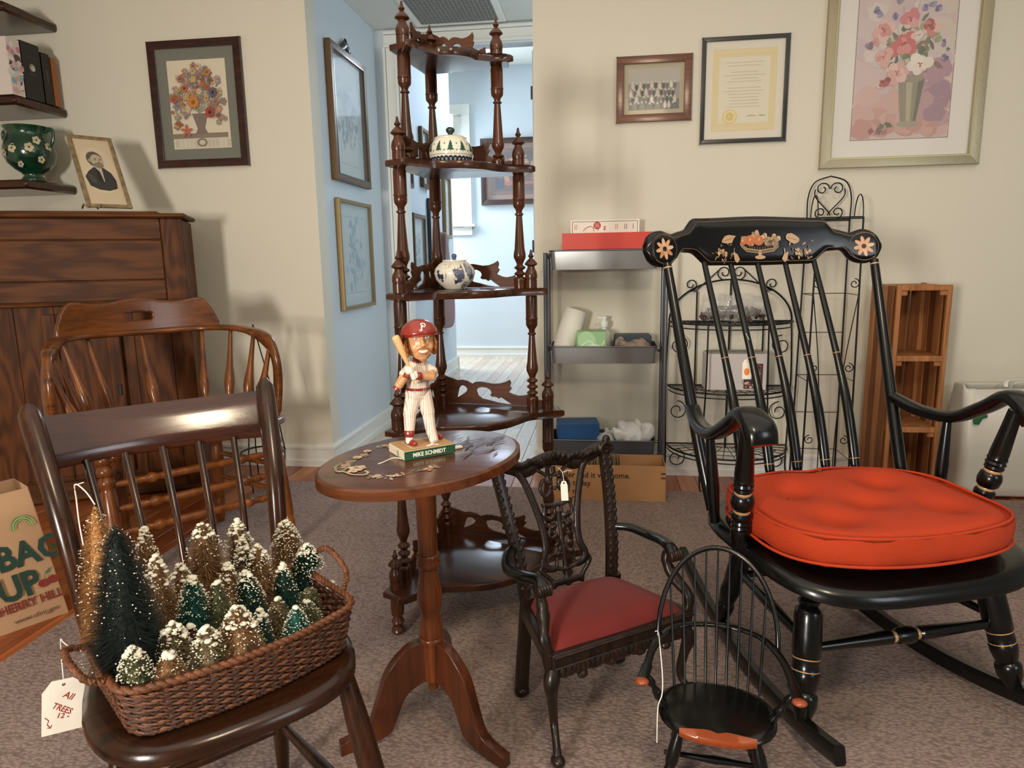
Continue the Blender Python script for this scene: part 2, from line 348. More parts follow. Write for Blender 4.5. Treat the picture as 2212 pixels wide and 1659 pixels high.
# baseboards: a tall board with a rounded cap and a shoe at the floor
def baseboard(name, p, q, nrm, h=.105, m='white'):
    p = V(p); q = V(q); n = V(nrm); mb = MB()
    for d, z0, z1 in ((.022, -.012, .02), (.013, .02, h-.02), (.018, h-.02, h-.007), (.010, h-.007, h)):
        mb.bar(p+n*d/2+V((0, 0, (z0+z1)/2)), q+n*d/2+V((0, 0, (z0+z1)/2)), d, z1-z0)
    return struct(name, mb, M[m])
baseboard('baseboard_left', (-4, YB, 0), (XL, YB, 0), (0, -1, 0)); baseboard('baseboard_right', (XR, YB, 0), (4, YB, 0), (0, -1, 0))
baseboard('baseboard_hall', (XL, YB-.02, 0), (XL, YH-.03, 0), (1, 0, 0)); baseboard('baseboard_opening', (XR, YB-.02, 0), (XR, YB+T, 0), (-1, 0, 0))
baseboard('baseboard_far', (-3, YF, 0), (1.1, YF, 0), (0, -1, 0)); baseboard('baseboard_far_left', (-1.475, YH+.12, 0), (-1.475, 6.80, 0), (1, 0, 0), .12); baseboard('baseboard_far_return', (-1.6, 6.79, 0), (-1.453, 6.79, 0), (0, 1, 0), .12)
# floor: a sub-floor carrying separate boards
fl = struct('floor', MB().box((-.5, 2.9, -.045), (7.6, 10.2, .03)), mat('subfloor', '#3a1d10', .9))
fm = [M['floor'], wood('floor_oak_pale', '#8d4a22', '#c07842', .3, 'Y', 7, .35), wood('floor_oak_deep', '#6b3015', '#9c5226', .32, 'Y', 7, .3)]
fmf = [wood('far_floor_oak', '#9a7f6c', '#bfa690', .16, 'Y', 7, .6), wood('far_floor_pale', '#ab9480', '#cbb7a3', .16, 'Y', 7, .6)]
x = -4.0; pw = .089; first = {}
def plank(x0, y0, y1, ms):
    L = round(y1-y0, 2); m = random.choice(ms); key = (L, m.name)
    if key not in first:
        o = MB().box((0, 0, 0), (pw-.0016, L-.002, .018), bev=.0012).build('plank', m, fl, 0); first[key] = o
    else: o = first[key].copy(); col.objects.link(o)
    o.parent = fl; o.location = (x0+pw/2, (y0+y1)/2, -.021)
while x < 3.0:
    if x < -1.58: plank(x, .4, 2.1+.3*(int(x*11) % 3), fm); y1 = 2.1+.3*(int(x*11) % 3); plank(x, y1, YB, fm)
    else: plank(x, 2.8, YB, fm)
    if XL-pw < x < XR+.02:
        k = int(x*37) % 4; plank(x, YB, YB+.5+.2*k, fmf); plank(x, YB+.5+.2*k, YH+.1, fmf)
    if -2.1 < x < 1.1:
        y = YH+.1
        k = .5+.25*(int(x*53) % 5)
        plank(x, y, y+k, fmf); plank(x, y+k, y+k+1.2, fmf); plank(x, y+k+1.2, YF, fmf)
    x += pw
# carpet: a big woven rug, its loops too fine to pick apart
cm = bpy.data.materials.new('carpet_weave'); cm.use_nodes = True; N = cm.node_tree.nodes; Lk = cm.node_tree.links; b = N['Principled BSDF']; b.inputs['Roughness'].default_value = .95; b.inputs['Specular IOR Level'].default_value = .1
tc = N.new('ShaderNodeTexCoord'); mp = N.new('ShaderNodeMapping'); mp.inputs['Scale'].default_value = (95, 150, 1); Lk.new(tc.outputs['Object'], mp.inputs[0])
nz = N.new('ShaderNodeTexNoise'); nz.inputs['Scale'].default_value = 14; Lk.new(tc.outputs['Object'], nz.inputs[0])
va = N.new('ShaderNodeVectorMath'); va.operation = 'MULTIPLY_ADD'; va.inputs[1].default_value = (1.2, 1.2, 0); Lk.new(nz.outputs['Color'], va.inputs[0]); Lk.new(mp.outputs[0], va.inputs[2])
vo = N.new('ShaderNodeTexVoronoi'); vo.inputs['Scale'].default_value = 1; Lk.new(va.outputs[0], vo.inputs[0])
n2 = N.new('ShaderNodeTexNoise'); n2.inputs['Scale'].default_value = 420; n2.inputs['Detail'].default_value = 3; Lk.new(tc.outputs['Object'], n2.inputs[0])
n3 = N.new('ShaderNodeTexNoise'); n3.inputs['Scale'].default_value = 2.2; n3.inputs['Detail'].default_value = 3; Lk.new(tc.outputs['Object'], n3.inputs[0])
mx = N.new('ShaderNodeMath'); mx.operation = 'MULTIPLY_ADD'; mx.inputs[1].default_value = .5; Lk.new(n2.outputs[0], mx.inputs[0]); Lk.new(vo.outputs['Distance'], mx.inputs[2])
mx2 = N.new('ShaderNodeMath'); mx2.operation = 'MULTIPLY_ADD'; mx2.inputs[1].default_value = -.5; Lk.new(n3.outputs[0], mx2.inputs[0]); Lk.new(mx.outputs[0], mx2.inputs[2])
rp = N.new('ShaderNodeValToRGB'); rp.color_ramp.elements[0].color = lin('#a08d84'); rp.color_ramp.elements[1].color = lin('#786660'); rp.color_ramp.elements[0].position = .1; rp.color_ramp.elements[1].position = .85
Lk.new(mx2.outputs[0], rp.inputs[0]); Lk.new(rp.outputs[0], b.inputs['Base Color'])
bp = N.new('ShaderNodeBump'); bp.inputs['Strength'].default_value = .38; bp.inputs['Distance'].default_value = .004; bp.invert = True; Lk.new(mx.outputs[0], bp.inputs['Height']); Lk.new(bp.outputs[0], b.inputs['Normal'])
mb = MB().box((.485, 1.12, -.006), (4.24, 4.0, .012), bev=.003); rg = mb.build('rug', cm, None, 0)
tag(rg, 'large greyish beige woven rug covering the floor under all the chairs', 'rug')
# ------------------------------------------------------------------ corner etagere
EO = V((-.533, 2.204, 0)); ETH = -.1253
ea = V((cos(ETH), sin(ETH), 0)); eb = V((ea.y, -ea.x, 0))     # the two arms, right and towards the window
et = thing('corner_etagere', 'tall dark walnut corner whatnot of five tiers with turned posts, standing in the hall opening', 'shelf', EO, ETH)
# in its own frame: +x runs along the right arm, -y along the left arm
RK = [.21, .273, .309, .359, .423]; ZK = [1.653, 1.339, .977, .597, .141]; PR = .0185
def shelf_outline(r):
    q = min(1, r/.36); half = spline([(r+.045, .026, 0), (r+.060, .032, 0), (r+.045, .046, 0), (r+.012, .034+.038*q, 0), (r-.028*q, .038+.066*q, 0), (r*.9-.012, r*.43, 0), (r*.80, r*.60, 0), (r*.71, r*.71, 0)], 4)
    half = [(p.x, p.y) for p in half]; other = [(b, a) for a, b in half[:-1]][::-1]
    P = [(-.028, -.028), (r+.03, -.028)]+half+other+[(-.028, r+.03)]
    return [(a, -b) for a, b in P][::-1]
def spindle(L, balls):
    P = [(0, PR*.9), (.02, PR), (.2, PR), (.205, PR*1.06), (.215, PR*1.06), (.22, PR), (.25, PR*1.02), (.275, PR*.95), (.305, PR*.55), (.33, PR*.5), (.337, PR*.72), (.35, PR*.72), (.358, PR*.5), (.40, PR*.56)]
    e = 1-.10-.055*balls
    P += [(e-.14, PR*.86), (e-.09, PR*1.04), (e-.06, PR*1.02), (e-.03, PR*.75), (e, PR*.5)]
    for k in range(balls):
        z = e+.055*k; P += [(z+.012, PR*.62), (z+.022, PR*.92), (z+.03, PR*.98), (z+.038, PR*.92), (z+.047, PR*.62), (z+.055, PR*.5)]
    P += [(.905, PR*.8), (.915, PR*1.0), (.93, PR*1.04), (.94, PR), (1, PR)]
    return P
FIN = [(0, PR), (.20, PR), (.205, PR*.9), (.215, PR*.9), (.22, PR), (.32, PR*1.07), (.42, PR*.95), (.5, PR*.66), (.56, PR*.6), (.585, PR*.9), (.61, PR*1.12), (.63, PR*1.1), (.7, PR*.75), (.76, PR*.36), (.785, PR*.28), (.80, PR*.42), (.83, PR*.5), (.86, PR*.38), (.89, PR*.26), (.98, PR*.17), (1, PR*.08)]
GAL = [(-95, 960), (0, 1020), (100, 1060), (185, 1103), (215, 1092), (265, 1085), (350, 1110), (430, 1172), (470, 1140), (520, 1123), (600, 1120), (780, 1158), (900, 1148), (1000, 1110), (1068, 1060), (1092, 1125), (1070, 1208), (1103, 1248), (1050, 1340), (1150, 1392), (1230, 1410), (1330, 1390), (1395, 1365), (1405, 1490), (1500, 1478), (1700, 1500), (1700, 1620), (-95, 1620)]
HO1 = [(165, 1490), (185, 1370), (200, 1290), (232, 1225), (272, 1210), (320, 1235), (350, 1290), (330, 1352), (250, 1430)]
HO2 = [(500, 1310), (530, 1260), (600, 1237), (680, 1250), (740, 1290), (762, 1350), (735, 1420), (775, 1448), (840, 1450), (880, 1485), (930, 1455), (1000, 1520), (1110, 1606), (1000, 1600), (880, 1580), (720, 1530), (600, 1500), (530, 1430)]
fret = wood('fretwork_walnut', '#2c150a', '#5c3218', .5, 'X', 8, 0, .2, spec=.25)
def gallery(name, k, left, scale=1):
    r = RK[k]
    f = lambda p: ((p[0]+95)/1795*(r-.0), (1625-p[1])*.000148*scale)
    vs, fs = cut([f(p) for p in GAL], [[f(p) for p in HO1], [f(p) for p in HO2]], .007)
    z = ZK[k]
    if left: vs = [V((-.004+v.z, -v.x, z+v.y)) for v in vs]
    else: vs = [V((v.x, .004+v.z, z+v.y)) for v in vs]
    mb = MB().add(vs, fs); return mb.build(name, fret, et, 30)
for k in range(5):
    r = RK[k]; z = ZK[k]
    MB().slab(shelf_outline(r), z-.022, z, .005).build('shelf', M['walnutx'], et, 50)
    gallery('gallery_board', k, False); gallery('gallery_board', k, True)
    if k < 4:
        z2 = ZK[k+1]
        for (px, py, nb) in ((r, 0, 0), (0, -r, 0), (0, 0, 0)):
            MB().lathe((px, py, z-.022), (px, py, z2), spindle(z-z2, k+1 if k < 3 else 3), 16).build('turned_post', M['walnut'], et, 40)
    for (px, py) in (((r, 0), (0, -r), (0, 0)) if k == 0 else ((r, 0), (0, -r))):
        MB().lathe((px, py, z), (px, py, z+.116), FIN, 16).build('finial', M['walnut'], et, 40)
for (px, py) in ((RK[4], 0), (0, -RK[4]), (0, 0)):
    MB().lathe((px, py, .12), (px, py, 0), [(0, PR), (.35, PR*1.05), (.5, PR*.95), (.55, PR*.5), (.6, PR*.8), (.68, PR*1.05), (.75, PR*.8), (.79, PR*.5), (.84, PR*.95), (.92, PR*1.1), (.98, PR*.8), (1, PR*.5)], 16).build('foot', M['walnut'], et, 40)
# ------------------------------------------------------------------ ceramics on it
def epos(u, v, z): return EO+ea*u+eb*v+V((0, 0, z))
def jar(name, label, cat, loc, prof, lid, knob, m, ml, mk):
    t = thing(name, label, cat, loc)
    MB().lathe((0, 0, 0), (0, 0, 1), prof, 40).build('body', m, t, 60)
    MB().lathe((0, 0, 0), (0, 0, 1), lid, 40).build('lid', ml, t, 60)
    MB().lathe((0, 0, 0), (0, 0, 1), knob, 16).build('knob', mk, t, 60); return t
cer = mat('cream_glaze', '#ded9c4', .18, coat=.6); navy = mat('navy_glaze', '#10182e', .15, coat=.6); green = mat('green_glaze', '#0f2a26', .2, coat=.6)
loc = epos(.094, .105, ZK[1]+.0008); R = .0645
bp = [(0, .050), (.004, .054), (.012, .059), (.024, .0632), (.036, R), (.048, .0636), (.060, .0585), (.070, .0505), (.075, .0475)]
bowl = jar('sugar_bowl', 'cream ceramic sugar bowl painted with green fir trees and a navy scalloped base', 'bowl', loc, bp, [(.075, .0475), (.078, .048), (.081, .044), (.084, .03), (.087, .012)], [(.086, .007), (.092, .008), (.097, .0125), (.103, .0135), (.108, .010), (.110, .004)], cer, cer, green)
def surf(prof, face):     # print wrapped on a turned body: x = arc length from the side facing the room, y = height
    def fn(x, y, l):
        r = lerp([(a, b) for a, b in prof], y)+.0003+l; a = face+x/.0645
        return (r*sin(a), -r*cos(a), y)
    return fn
P = Paint(surf(bp, .2), 4e-6, True)
def band(P, y0, y1, c, n=60):
    for k in range(n): a = -pi*.0645+k*2*pi*.0645/n; P.poly([(a, y0), (a+2*pi*.0645/n, y0), (a+2*pi*.0645/n, y1), (a, y1)], c); P.k -= 1
for y0 in range(0, 5): band(P, .001+y0*.003, .0042+y0*.003, '#10182e')
band(P, .0265, .0275, '#3a2a26')
for k in range(-9, 10):
    x = k*.0137; P.oval(x, .016, .0072, .0062, '#10182e'); P.oval(x, .0125, .0032, .0036, '#cfcab8'); P.oval(x, .0125, .0019, .0021, '#3d4a6e')
for k in range(-4, 5):
    x = k*.037; w = .0105
    for j, (yy, ww) in enumerate(((.039, 1), (.047, .75), (.055, .5))): P.poly([(x-w*ww, yy-.002), (x+w*ww, yy-.002), (x+w*ww*.3, yy+.008), (x, yy+.011), (x-w*ww*.3, yy+.008)], '#1d4a38')
    P.rect(x-.0007, .033, x+.0007, .039, '#3a2a20')
    for sx, sy in ((x+.0185, .037), (x+.0185, .056)):
        for a in range(4): P.line([(sx-.0026*cos(a*pi/4), sy-.0026*sin(a*pi/4)), (sx+.0026*cos(a*pi/4), sy+.0026*sin(a*pi/4))], .0006, '#2c3040')
P.build('painted_pattern', bowl)
loc = epos(.100, .122, ZK[2]+.0008); jp = [(0, .028), (.004, .032), (.014, .045), (.03, .0575), (.048, .0618), (.062, .0585), (.075, .047), (.084, .034), (.086, .030)]
jw = mat('off_white_glaze', '#d8d3c2', .2, coat=.6, var=.05, vscale=30); blue = mat('blue_grey_glaze', '#3d4c74', .25, coat=.5)
gj = jar('ginger_jar', 'round off-white lidded jar with blue grey animal painting, on the middle tier', 'jar', loc, jp, [(.084, .036), (.087, .036), (.0885, .02), (.09, .009)], [(.089, .009), (.093, .005), (.096, .0075), (.101, .008), (.105, .005), (.106, .002)], jw, jw, blue)
sj = surf(jp, .42); P = Paint(lambda x, y, l: sj(x*1.25, .045+(y-.042)*1.22, l), 8e-6, True); g1, g2, g3 = '#5c6375', '#414860', '#212b4a'
P.oval(-.052, .040, .012, .016, g3, .5, wob=.2); P.oval(-.046, .049, .009, .007, '#d8d3c2', .4); P.line([(-.046, .047), (-.042, .036), (-.037, .028), (-.034, .035), (-.033, .045)], .0016, g3)
P.oval(.0, .045, .015, .013, g1, -.3, wob=.15); P.oval(.003, .036, .013, .014, g2, .2, wob=.12); P.poly([(-.018, .052), (-.009, .060), (-.006, .050)], g2); P.poly([(.003, .058), (.009, .073), (.013, .054)], g1); P.poly([(-.012, .03), (-.010, .018), (.004, .024)], g3)
P.oval(.030, .052, .012, .018, g1, .35, 14); P.oval(.030, .053, .009, .014, '#8f939c', .35, 14); P.oval(.041, .036, .011, .006, g2, .5)
for r in (.012, .0095, .007, .0045): P.oval(.024, .016, r, r*.8, g2 if int(r*1e4) % 2 else '#a9a99f')
for k in range(40): P.line([(x0 := random.uniform(-.01, .014), y0 := random.uniform(.027, .052)), (x0+.002, y0+.0014)], .0005, random.choice([g3, '#a7aab0']))
for k in range(26): P.line([(x0 := random.uniform(-.055, -.02), y0 := random.uniform(.05, .075)), (x0+.003, y0-.001)], .0006, '#8d8a84')
for k in range(8): P.oval(random.uniform(-.05, .05), random.uniform(.01, .07), .004, .003, '#cdb094', wob=.3)
P.build('painted_pattern', gj)
# ------------------------------------------------------------------ oval tilt-top table
TC = V((-.383, 1.398, 0)); TA = 1.064; TZ = .65
tb = thing('oval_table', 'small oval wooden tripod table painted with a wreath of pale flowers', 'table', TC, 0)
ell = [(.251*cos(t)*cos(TA)-.18*sin(t)*sin(TA), .251*cos(t)*sin(TA)+.18*sin(t)*cos(TA)) for t in [2*pi*k/64 for k in range(64)]]
MB().slab(ell, TZ-.026, TZ, .005).build('tabletop', M['tablew'], tb, 50)
MB().box((.015, .02, TZ-.036), (.26, .075, .02), Matrix.Rotation(.35, 3, 'Z'), .004).build('cleat', M['tablew'], tb, 0)
MB().lathe((0, 0, TZ-.046), (0, 0, .10), [(0, .026), (.02, .027), (.03, .0235), (.32, .0215), (.35, .0215), (.355, .025), (.365, .0265), (.375, .0245), (.385, .0255), (.40, .027), (.412, .025), (.42, .021), (.46, .0215), (.52, .027), (.57, .0285), (.60, .0275), (.635, .0215), (.66, .0235), (.70, .0265), (.735, .028), (.745, .0255), (.752, .028), (.765, .0275), (.775, .025), (.79, .0255), (.95, .0235), (.955, .017), (.96, .013), (1, .012)], 24).build('pedestal', M['tablez'], tb, 40)
def tleg(a):
    P = spline([(.015, 0, .205), (.05, 0, .200), (.088, 0, .165), (.112, 0, .11), (.135, 0, .055), (.17, 0, .022), (.21, 0, .012)], 5)
    hh = [lerp([(0, .085), (.25, .065), (.5, .048), (.8, .028), (1, .02)], i/(len(P)-1)) for i in range(len(P))]
    mb = MB().sweep(P, .024, hh, 12, (0, 1, 0), 6)
    # the sweep's second side lies in the leg's own plane
    return mb.xf(Matrix.Rotation(a, 4, 'Z'))
def tleg2(a):
    top = spline([(.012, 0, .22), (.055, 0, .213), (.105, 0, .165), (.130, 0, .10), (.155, 0, .045), (.215, 0, .024)], 5)
    bot = spline([(.012, 0, .125), (.035, 0, .122), (.068, 0, .10), (.090, 0, .055), (.115, 0, .018), (.215, 0, .0)], 5)
    out = [(p.x, p.z) for p in top]+[(p.x, p.z) for p in bot[::-1]]
    vs, fs = cut(out, [], .022, .0015); mb = MB().add([(v.x, v.z, v.y) for v in vs], fs)
    return mb.xf(Matrix.Translation((0, 0, .0018)) @ Matrix.Rotation(a, 4, 'Z'))
legw = wood('table_leg', '#2e150a', '#582b14', .3, 'Z', 8, .45)
for a in (-pi/2-1.02, -pi/2+1.02, pi/2-.06): tleg2(a).build('leg', legw, tb, 40)
# painted wreath: local x runs along the long axis
ca, sa = cos(TA), sin(TA)
P = Paint(lambda x, y, l: (x*ca-y*sa, x*sa+y*ca, TZ+.0004+l), 1e-5)
cr, pk, gr, wh = '#b79f82', '#a57a64', '#75745a', '#cdbfa6'
def spray(pts, n, seed):
    random.seed(seed); q = spline([(a, b, 0) for a, b in pts], 8); q = [(p.x, p.y) for p in q]
    P.line(q, .003, '#7d7a60')
    for k in range(n):
        x, y = random.choice(q); x += random.uniform(-.012, .012); y += random.uniform(-.012, .012); a = random.uniform(0, 3)
        P.oval(x, y, random.uniform(.006, .012), random.uniform(.0018, .004), random.choice([cr, pk, gr, wh, '#a4765c', gr]), a, 8)
    for k in range(max(2, n//9)): x, y = random.choice(q); P.petals(x, y, random.uniform(.006, .010), 5, [cr, wh, pk], '#a85f3c')
def tl(px, py):     # from the photograph to the table's own plane
    p = at(px, py, Z=TZ)-TC; return (p.x*ca+p.y*sa, -p.x*sa+p.y*ca)
spray([tl(860, 962), tl(820, 966), tl(782, 985), tl(755, 1000), tl(738, 1012)], 36, 1)
spray([tl(800, 1028), tl(850, 1030), tl(905, 1018), tl(950, 1008)], 34, 2)
P.line([(p.x, p.y) for p in spline([tl(x, y)+(0,) for x, y in ((738, 1002), (725, 1010), (728, 1020), (740, 1019), (755, 1008))], 6)], .006, '#8f8668')
P.line([(p.x, p.y) for p in spline([tl(x, y)+(0,) for x, y in ((730, 1020), (745, 1021), (760, 1026), (785, 1027), (795, 1022), (788, 1018))], 6)], .006, '#b7ae92')
P.line([(p.x, p.y) for p in spline([tl(x, y)+(0,) for x, y in ((836, 965), (845, 957), (858, 956), (852, 962), (838, 965))], 6)], .004, '#7d7a60')
for (x, y), r in (((772, 1012), .018), ((764, 1018), .012), ((772, 990), .011), ((795, 976), .010), ((835, 964), .008)):
    u, v = tl(x, y); P.petals(u, v, r, 6, [wh, cr, '#e0b898'], '#a85f3c', wob=.2); P.petals(u, v, r*.5, 5, [pk, wh], '#8f4a2c', a0=.5)
for k in range(40):
    u, v = tl(random.uniform(980, 1090), random.uniform(942, 985)); P.oval(u, v, random.uniform(.01, .035), random.uniform(.001, .003), random.choice(['#3e2a20', '#5a463a', '#4a3428']), random.uniform(-.3, .5), 7, .2)
P.build('painted_wreath', tb, print_mat('worn_paint', .45)); random.seed(11)
# ------------------------------------------------------------------ figurine
b0, b1, b2 = at(874, 997, Z=TZ), at(983, 978, Z=TZ), at(853, 965, Z=TZ)
fx = (b1-b0).normalized(); fa = atan2(fx.y, fx.x); bw = (b1-b0).length; bd = .088
fc = b0+fx*(bw/2)+V((-fx.y, fx.x, 0))*(bd/2)
fg = thing('bobblehead_figurine', 'baseball batter bobblehead figurine with red helmet on a green fronted base', 'figurine', (fc.x, fc.y, TZ+.0006), fa)
skin = mat('figurine_skin', '#d79f6f', .35, coat=.3); red = mat('helmet_red', '#8c2a20', .3, coat=.4); wht = mat('figurine_white', '#eadfce', .45); hair = mat('figurine_hair', '#b5733a', .5)
BH = .020
MB().box((0, 0, BH/2), (bw, bd, BH), None, .0015).build('base', mat('base_cream', '#d9cfb4', .5), fg, 0)
MB().box((0, .0, BH+.0006), (bw-.002, bd-.002, .0012)).build('base_top', mat('dirt_tan', '#b98f5f', .6), fg, 0)
MB().box((0, -bd/2-.0008, BH/2), (bw, .002, BH-.0015)).build('base_front', mat('base_green', '#1e4a2e', .4), fg, 0)
P = Paint(lambda x, y, l: (x, -bd/2-.002-l, y), 2e-5); P.text('MIKE SCHMIDT', -.0405, .0063, .0122, '#e9e4d4', .0004, 0, .93); P.build('lettering', fg)
P = Paint(lambda x, y, l: (x, y, BH+.0014+l), 2e-5)
for L in ([(-.035, -.034), (.03, -.034)], [(-.035, .028), (.034, .028)], [(-.035, -.034), (-.035, .028)], [(.034, .028), (.034, -.01)]): P.line(L, .0022, '#e9e4d4')
P.poly([(-.002, -.036), (.026, -.036), (.026, -.026), (.012, -.022), (-.002, -.028)], '#f0ebe0'); P.build('chalk_line', fg)
P = Paint(lambda x, y, l: (-bw/2-.0004-l, x, y), 2e-5)
for k in range(5): P.rect(-.014, .004+.0025*k, -.004, .005+.0025*k, '#5a564c')
P.build('side_print', fg)
# legs and trousers, one skin with the shirt
mb = MB()
def cap(mb, p, q, r0, r1, n=5):
    p = V(p); q = V(q)
    for i in range(n+1): t = i/n; mb.ball(p.lerp(q, t), r0+(r1-r0)*t, 10, 8)
H0, HZ = BH+.0014, .122
cap(mb, (-.010, .008, .128), (-.022, .006, .088), .0185, .015, 6); cap(mb, (-.022, .006, .088), (-.026, .002, .052), .0145, .0115, 6)
cap(mb, (.012, .006, .128), (.018, .000, .088), .0185, .0155, 6); cap(mb, (.018, .0, .088), (.020, -.008, .046), .0145, .0118, 6)
cap(mb, (-.010, .007, .130), (.010, .007, .130), .020, .020, 3)
tro = voxel(mb, .0016, 3)
pin = mat('pinstripe', '#eadfce', .5); nt = pin.node_tree; N = nt.nodes; tc = N.new('ShaderNodeTexCoord'); sp = N.new('ShaderNodeSeparateXYZ'); nt.links.new(tc.outputs['Object'], sp.inputs[0])
mm = N.new('ShaderNodeMath'); mm.operation = 'PINGPONG'; mm.inputs[1].default_value = .0022; nt.links.new(sp.outputs[0], mm.inputs[0])
gt = N.new('ShaderNodeMath'); gt.operation = 'LESS_THAN'; gt.inputs[1].default_value = .00038; nt.links.new(mm.outputs[0], gt.inputs[0])
mxx = N.new('ShaderNodeMix'); mxx.data_type = 'RGBA'; mxx.inputs['A'].default_value = lin('#eadfce'); mxx.inputs['B'].default_value = lin('#c48678'); nt.links.new(gt.outputs[0], mxx.inputs['Factor']); nt.links.new(mxx.outputs['Result'], N['Principled BSDF'].inputs['Base Color'])
tro.build('trousers', pin, fg, 60)
mb = MB(); cap(mb, (0, .006, .142), (0, .006, .158), .024, .026, 4); cap(mb, (0, .006, .158), (.001, .006, .182), .026, .025, 5)
cap(mb, (-.012, .006, .186), (.013, .006, .186), .017, .017, 3); cap(mb, (.014, .004, .186), (.030, -.004, .177), .0135, .0125, 4); cap(mb, (-.014, .006, .186), (-.032, .0, .176), .0135, .0125, 4)
voxel(mb, .0016, 3).build('shirt', pin, fg, 60)
MB().lathe((0, .006, .139), (0, .006, .145), [(0, .0235), (.1, .0262), (.9, .0262), (1, .024)], 24).build('belt', red, fg, 60)
MB().box((.004, -.021, .142), (.009, .002, .0045), None, .0008).build('buckle', M['steel'], fg, 0)
for nm, mt, segs in (('sock', red, (((-.026, .002, .050), (-.027, .001, .046), .0118), ((.022, -.004, .048), (.026, .012, .040), .010))), ('sock_foot', wht, (((-.027, .001, .046), (-.028, 0, .030), .0088),))):
    mb = MB()
    for p, q, r in segs: cap(mb, p, q, r, r, 3)
    voxel(mb, .0014, 2).build(nm, mt, fg, 60)
cap(mb := MB(), (.020, -.008, .05), (.024, -.012, .028), .0115, .0105, 4); cap(mb, (.024, -.014, .026), (.010, -.034, .0245), .0055, .0035, 4); voxel(mb, .0014, 2).build('striding_leg', pin, fg, 60)
for p, q in (((-.028, .004, .0275), (-.022, -.016, .0262)), ((.040, .016, .0275), (.048, .004, .0262))):
    mb = MB(); cap(mb, p, q, .0085, .0062, 4); cap(mb, (p[0], p[1], p[2]+.004), p, .0085, .0085, 2); voxel(mb, .0014, 2).build('shoe', red, fg, 60)
# arms, gloved hands with fingers round the grip, bat
SH = V((.030, -.004, .177)); HND = V((-.028, -.034, .176)); HN2 = V((-.030, -.030, .190))
mb = MB(); cap(mb, SH, (.018, -.026, .168), .0098, .0088, 5); cap(mb, (.018, -.026, .168), HND+V((.008, 0, .001)), .0088, .0065, 7); voxel(mb, .0013, 2).build('arm', skin, fg, 60)
mb = MB(); cap(mb, (-.032, 0, .176), (-.050, -.010, .156), .0098, .0092, 5); cap(mb, (-.050, -.010, .156), HN2+V((-.004, .002, -.006)), .0092, .0068, 6); voxel(mb, .0013, 2).build('arm', skin, fg, 60)
MB().lathe((-.053, -.009, .150), (-.056, -.008, .146), [(0, .0098), (1, .0095)], 14).build('elbow_band', red, fg, 60)
bd0, bd1 = V((-.022, -.037, .160)), V((-.059, -.022, .262)); bz = (bd1-bd0).normalized()
MB().lathe(bd0, bd1, [(0, .0028), (.01, .0048), (.03, .0048), (.05, .0030), (.35, .0033), (.55, .0052), (.72, .0076), (.92, .0086), (.97, .0083), (.995, .006), (1, .003)], 16).build('bat', mat('bat_ash', '#dcb27a', .35, coat=.3), fg, 60)
for hc, sg, tt in ((bd0+bz*.018, 1, 0), (bd0+bz*.033, -1, 1)):
    mb = MB(); side = bz.cross(V((0, -1, 0))).normalized()*sg; fr = V((0, -1, 0))
    cap(mb, hc+side*.006-bz*.003, hc+side*.006+bz*.003, .0062, .0062, 3)
    for f in range(4):
        c = hc+bz*(-.0055+.0037*f); L = (.95, 1.05, 1.0, .85)[f]
        cap(mb, c+side*.006+fr*.003, c+fr*.0062*L, .0021, .0020, 3); cap(mb, c+fr*.0062*L, c-side*.005*L+fr*.0035, .0020, .0018, 3); cap(mb, c-side*.005*L+fr*.0035, c-side*.004-fr*.002, .0018, .0016, 2)
    cap(mb, hc+side*.004-bz*.004-fr*.003, hc-side*.0045-bz*.0035-fr*.003, .0023, .0019, 3)
    voxel(mb, .0009, 1).build('batting_glove', wht, fg, 60)
MB().lathe(HND+V((.0075, 0, .0)), HND+V((.018, .001, -.002)), [(0, .0073), (.1, .0082), (.9, .0086), (1, .0078)], 14).build('wristband', red, fg, 60)
MB().lathe(HN2+V((-.006, .003, -.009)), HN2+V((-.0105, .0, -.017)), [(0, .0077), (1, .0086)], 14).build('wristband', red, fg, 60)
MB().lathe((0, .002, .195), (0, .0, .208), [(0, .0145), (.3, .0135), (1, .012)], 16).build('collar', red, fg, 60)
# head: tilted and turned to the right
HC = V((.004, -.004, .246)); HR = Matrix.Rotation(-.26, 3, 'Z') @ Matrix.Rotation(-.06, 3, 'Y')
mb = MB(); S = [((0, .004, .008), (.032, .034, .031)), ((0, -.004, -.006), (.0285, .030, .032)), ((0, -.010, -.022), (.022, .023, .019)), ((0, -.018, -.032), (.0125, .012, .0095)), ((0, -.0335, .0), (.0042, .006, .012)), ((0, -.0385, -.006), (.0055, .0055, .0045)), ((.012, -.022, -.012), (.0115, .0085, .012)), ((-.012, -.022, -.012), (.0115, .0085, .012)), ((0, -.030, .014), (.022, .007, .004)), ((0, -.0315, -.0165), (.012, .006, .0055)), ((0, .002, -.036), (.0125, .0125, .014))]
for c, r in S: mb.ball(c, r, 18, 14)
head = voxel(mb, .0013, 4)
HM = Matrix.Translation(HC) @ HR.to_4x4(); head.xf(HM).build('head', skin, fg, 60)
hp = lambda *p: HM @ V(p)
mb = MB()
for sx in (-1, 1): mb.ball((sx*.0305, -.003, -.006), (.004, .011, .019), 10, 8); mb.ball((sx*.029, .006, -.024), (.0065, .012, .011), 10, 8); mb.ball((sx*.030, -.008, -.018), (.004, .007, .007), 10, 8)
mb.ball((0, .022, -.018), (.027, .016, .022), 14, 10); voxel(mb, .0014, 1).xf(HM).build('hair', hair, fg, 60)
mb = MB()
for sx in (-1, 1): mb.ball((sx*.0325, -.004, -.008), (.003, .005, .0075), 10, 8)
mb.xf(HM).build('ear', skin, fg, 60)
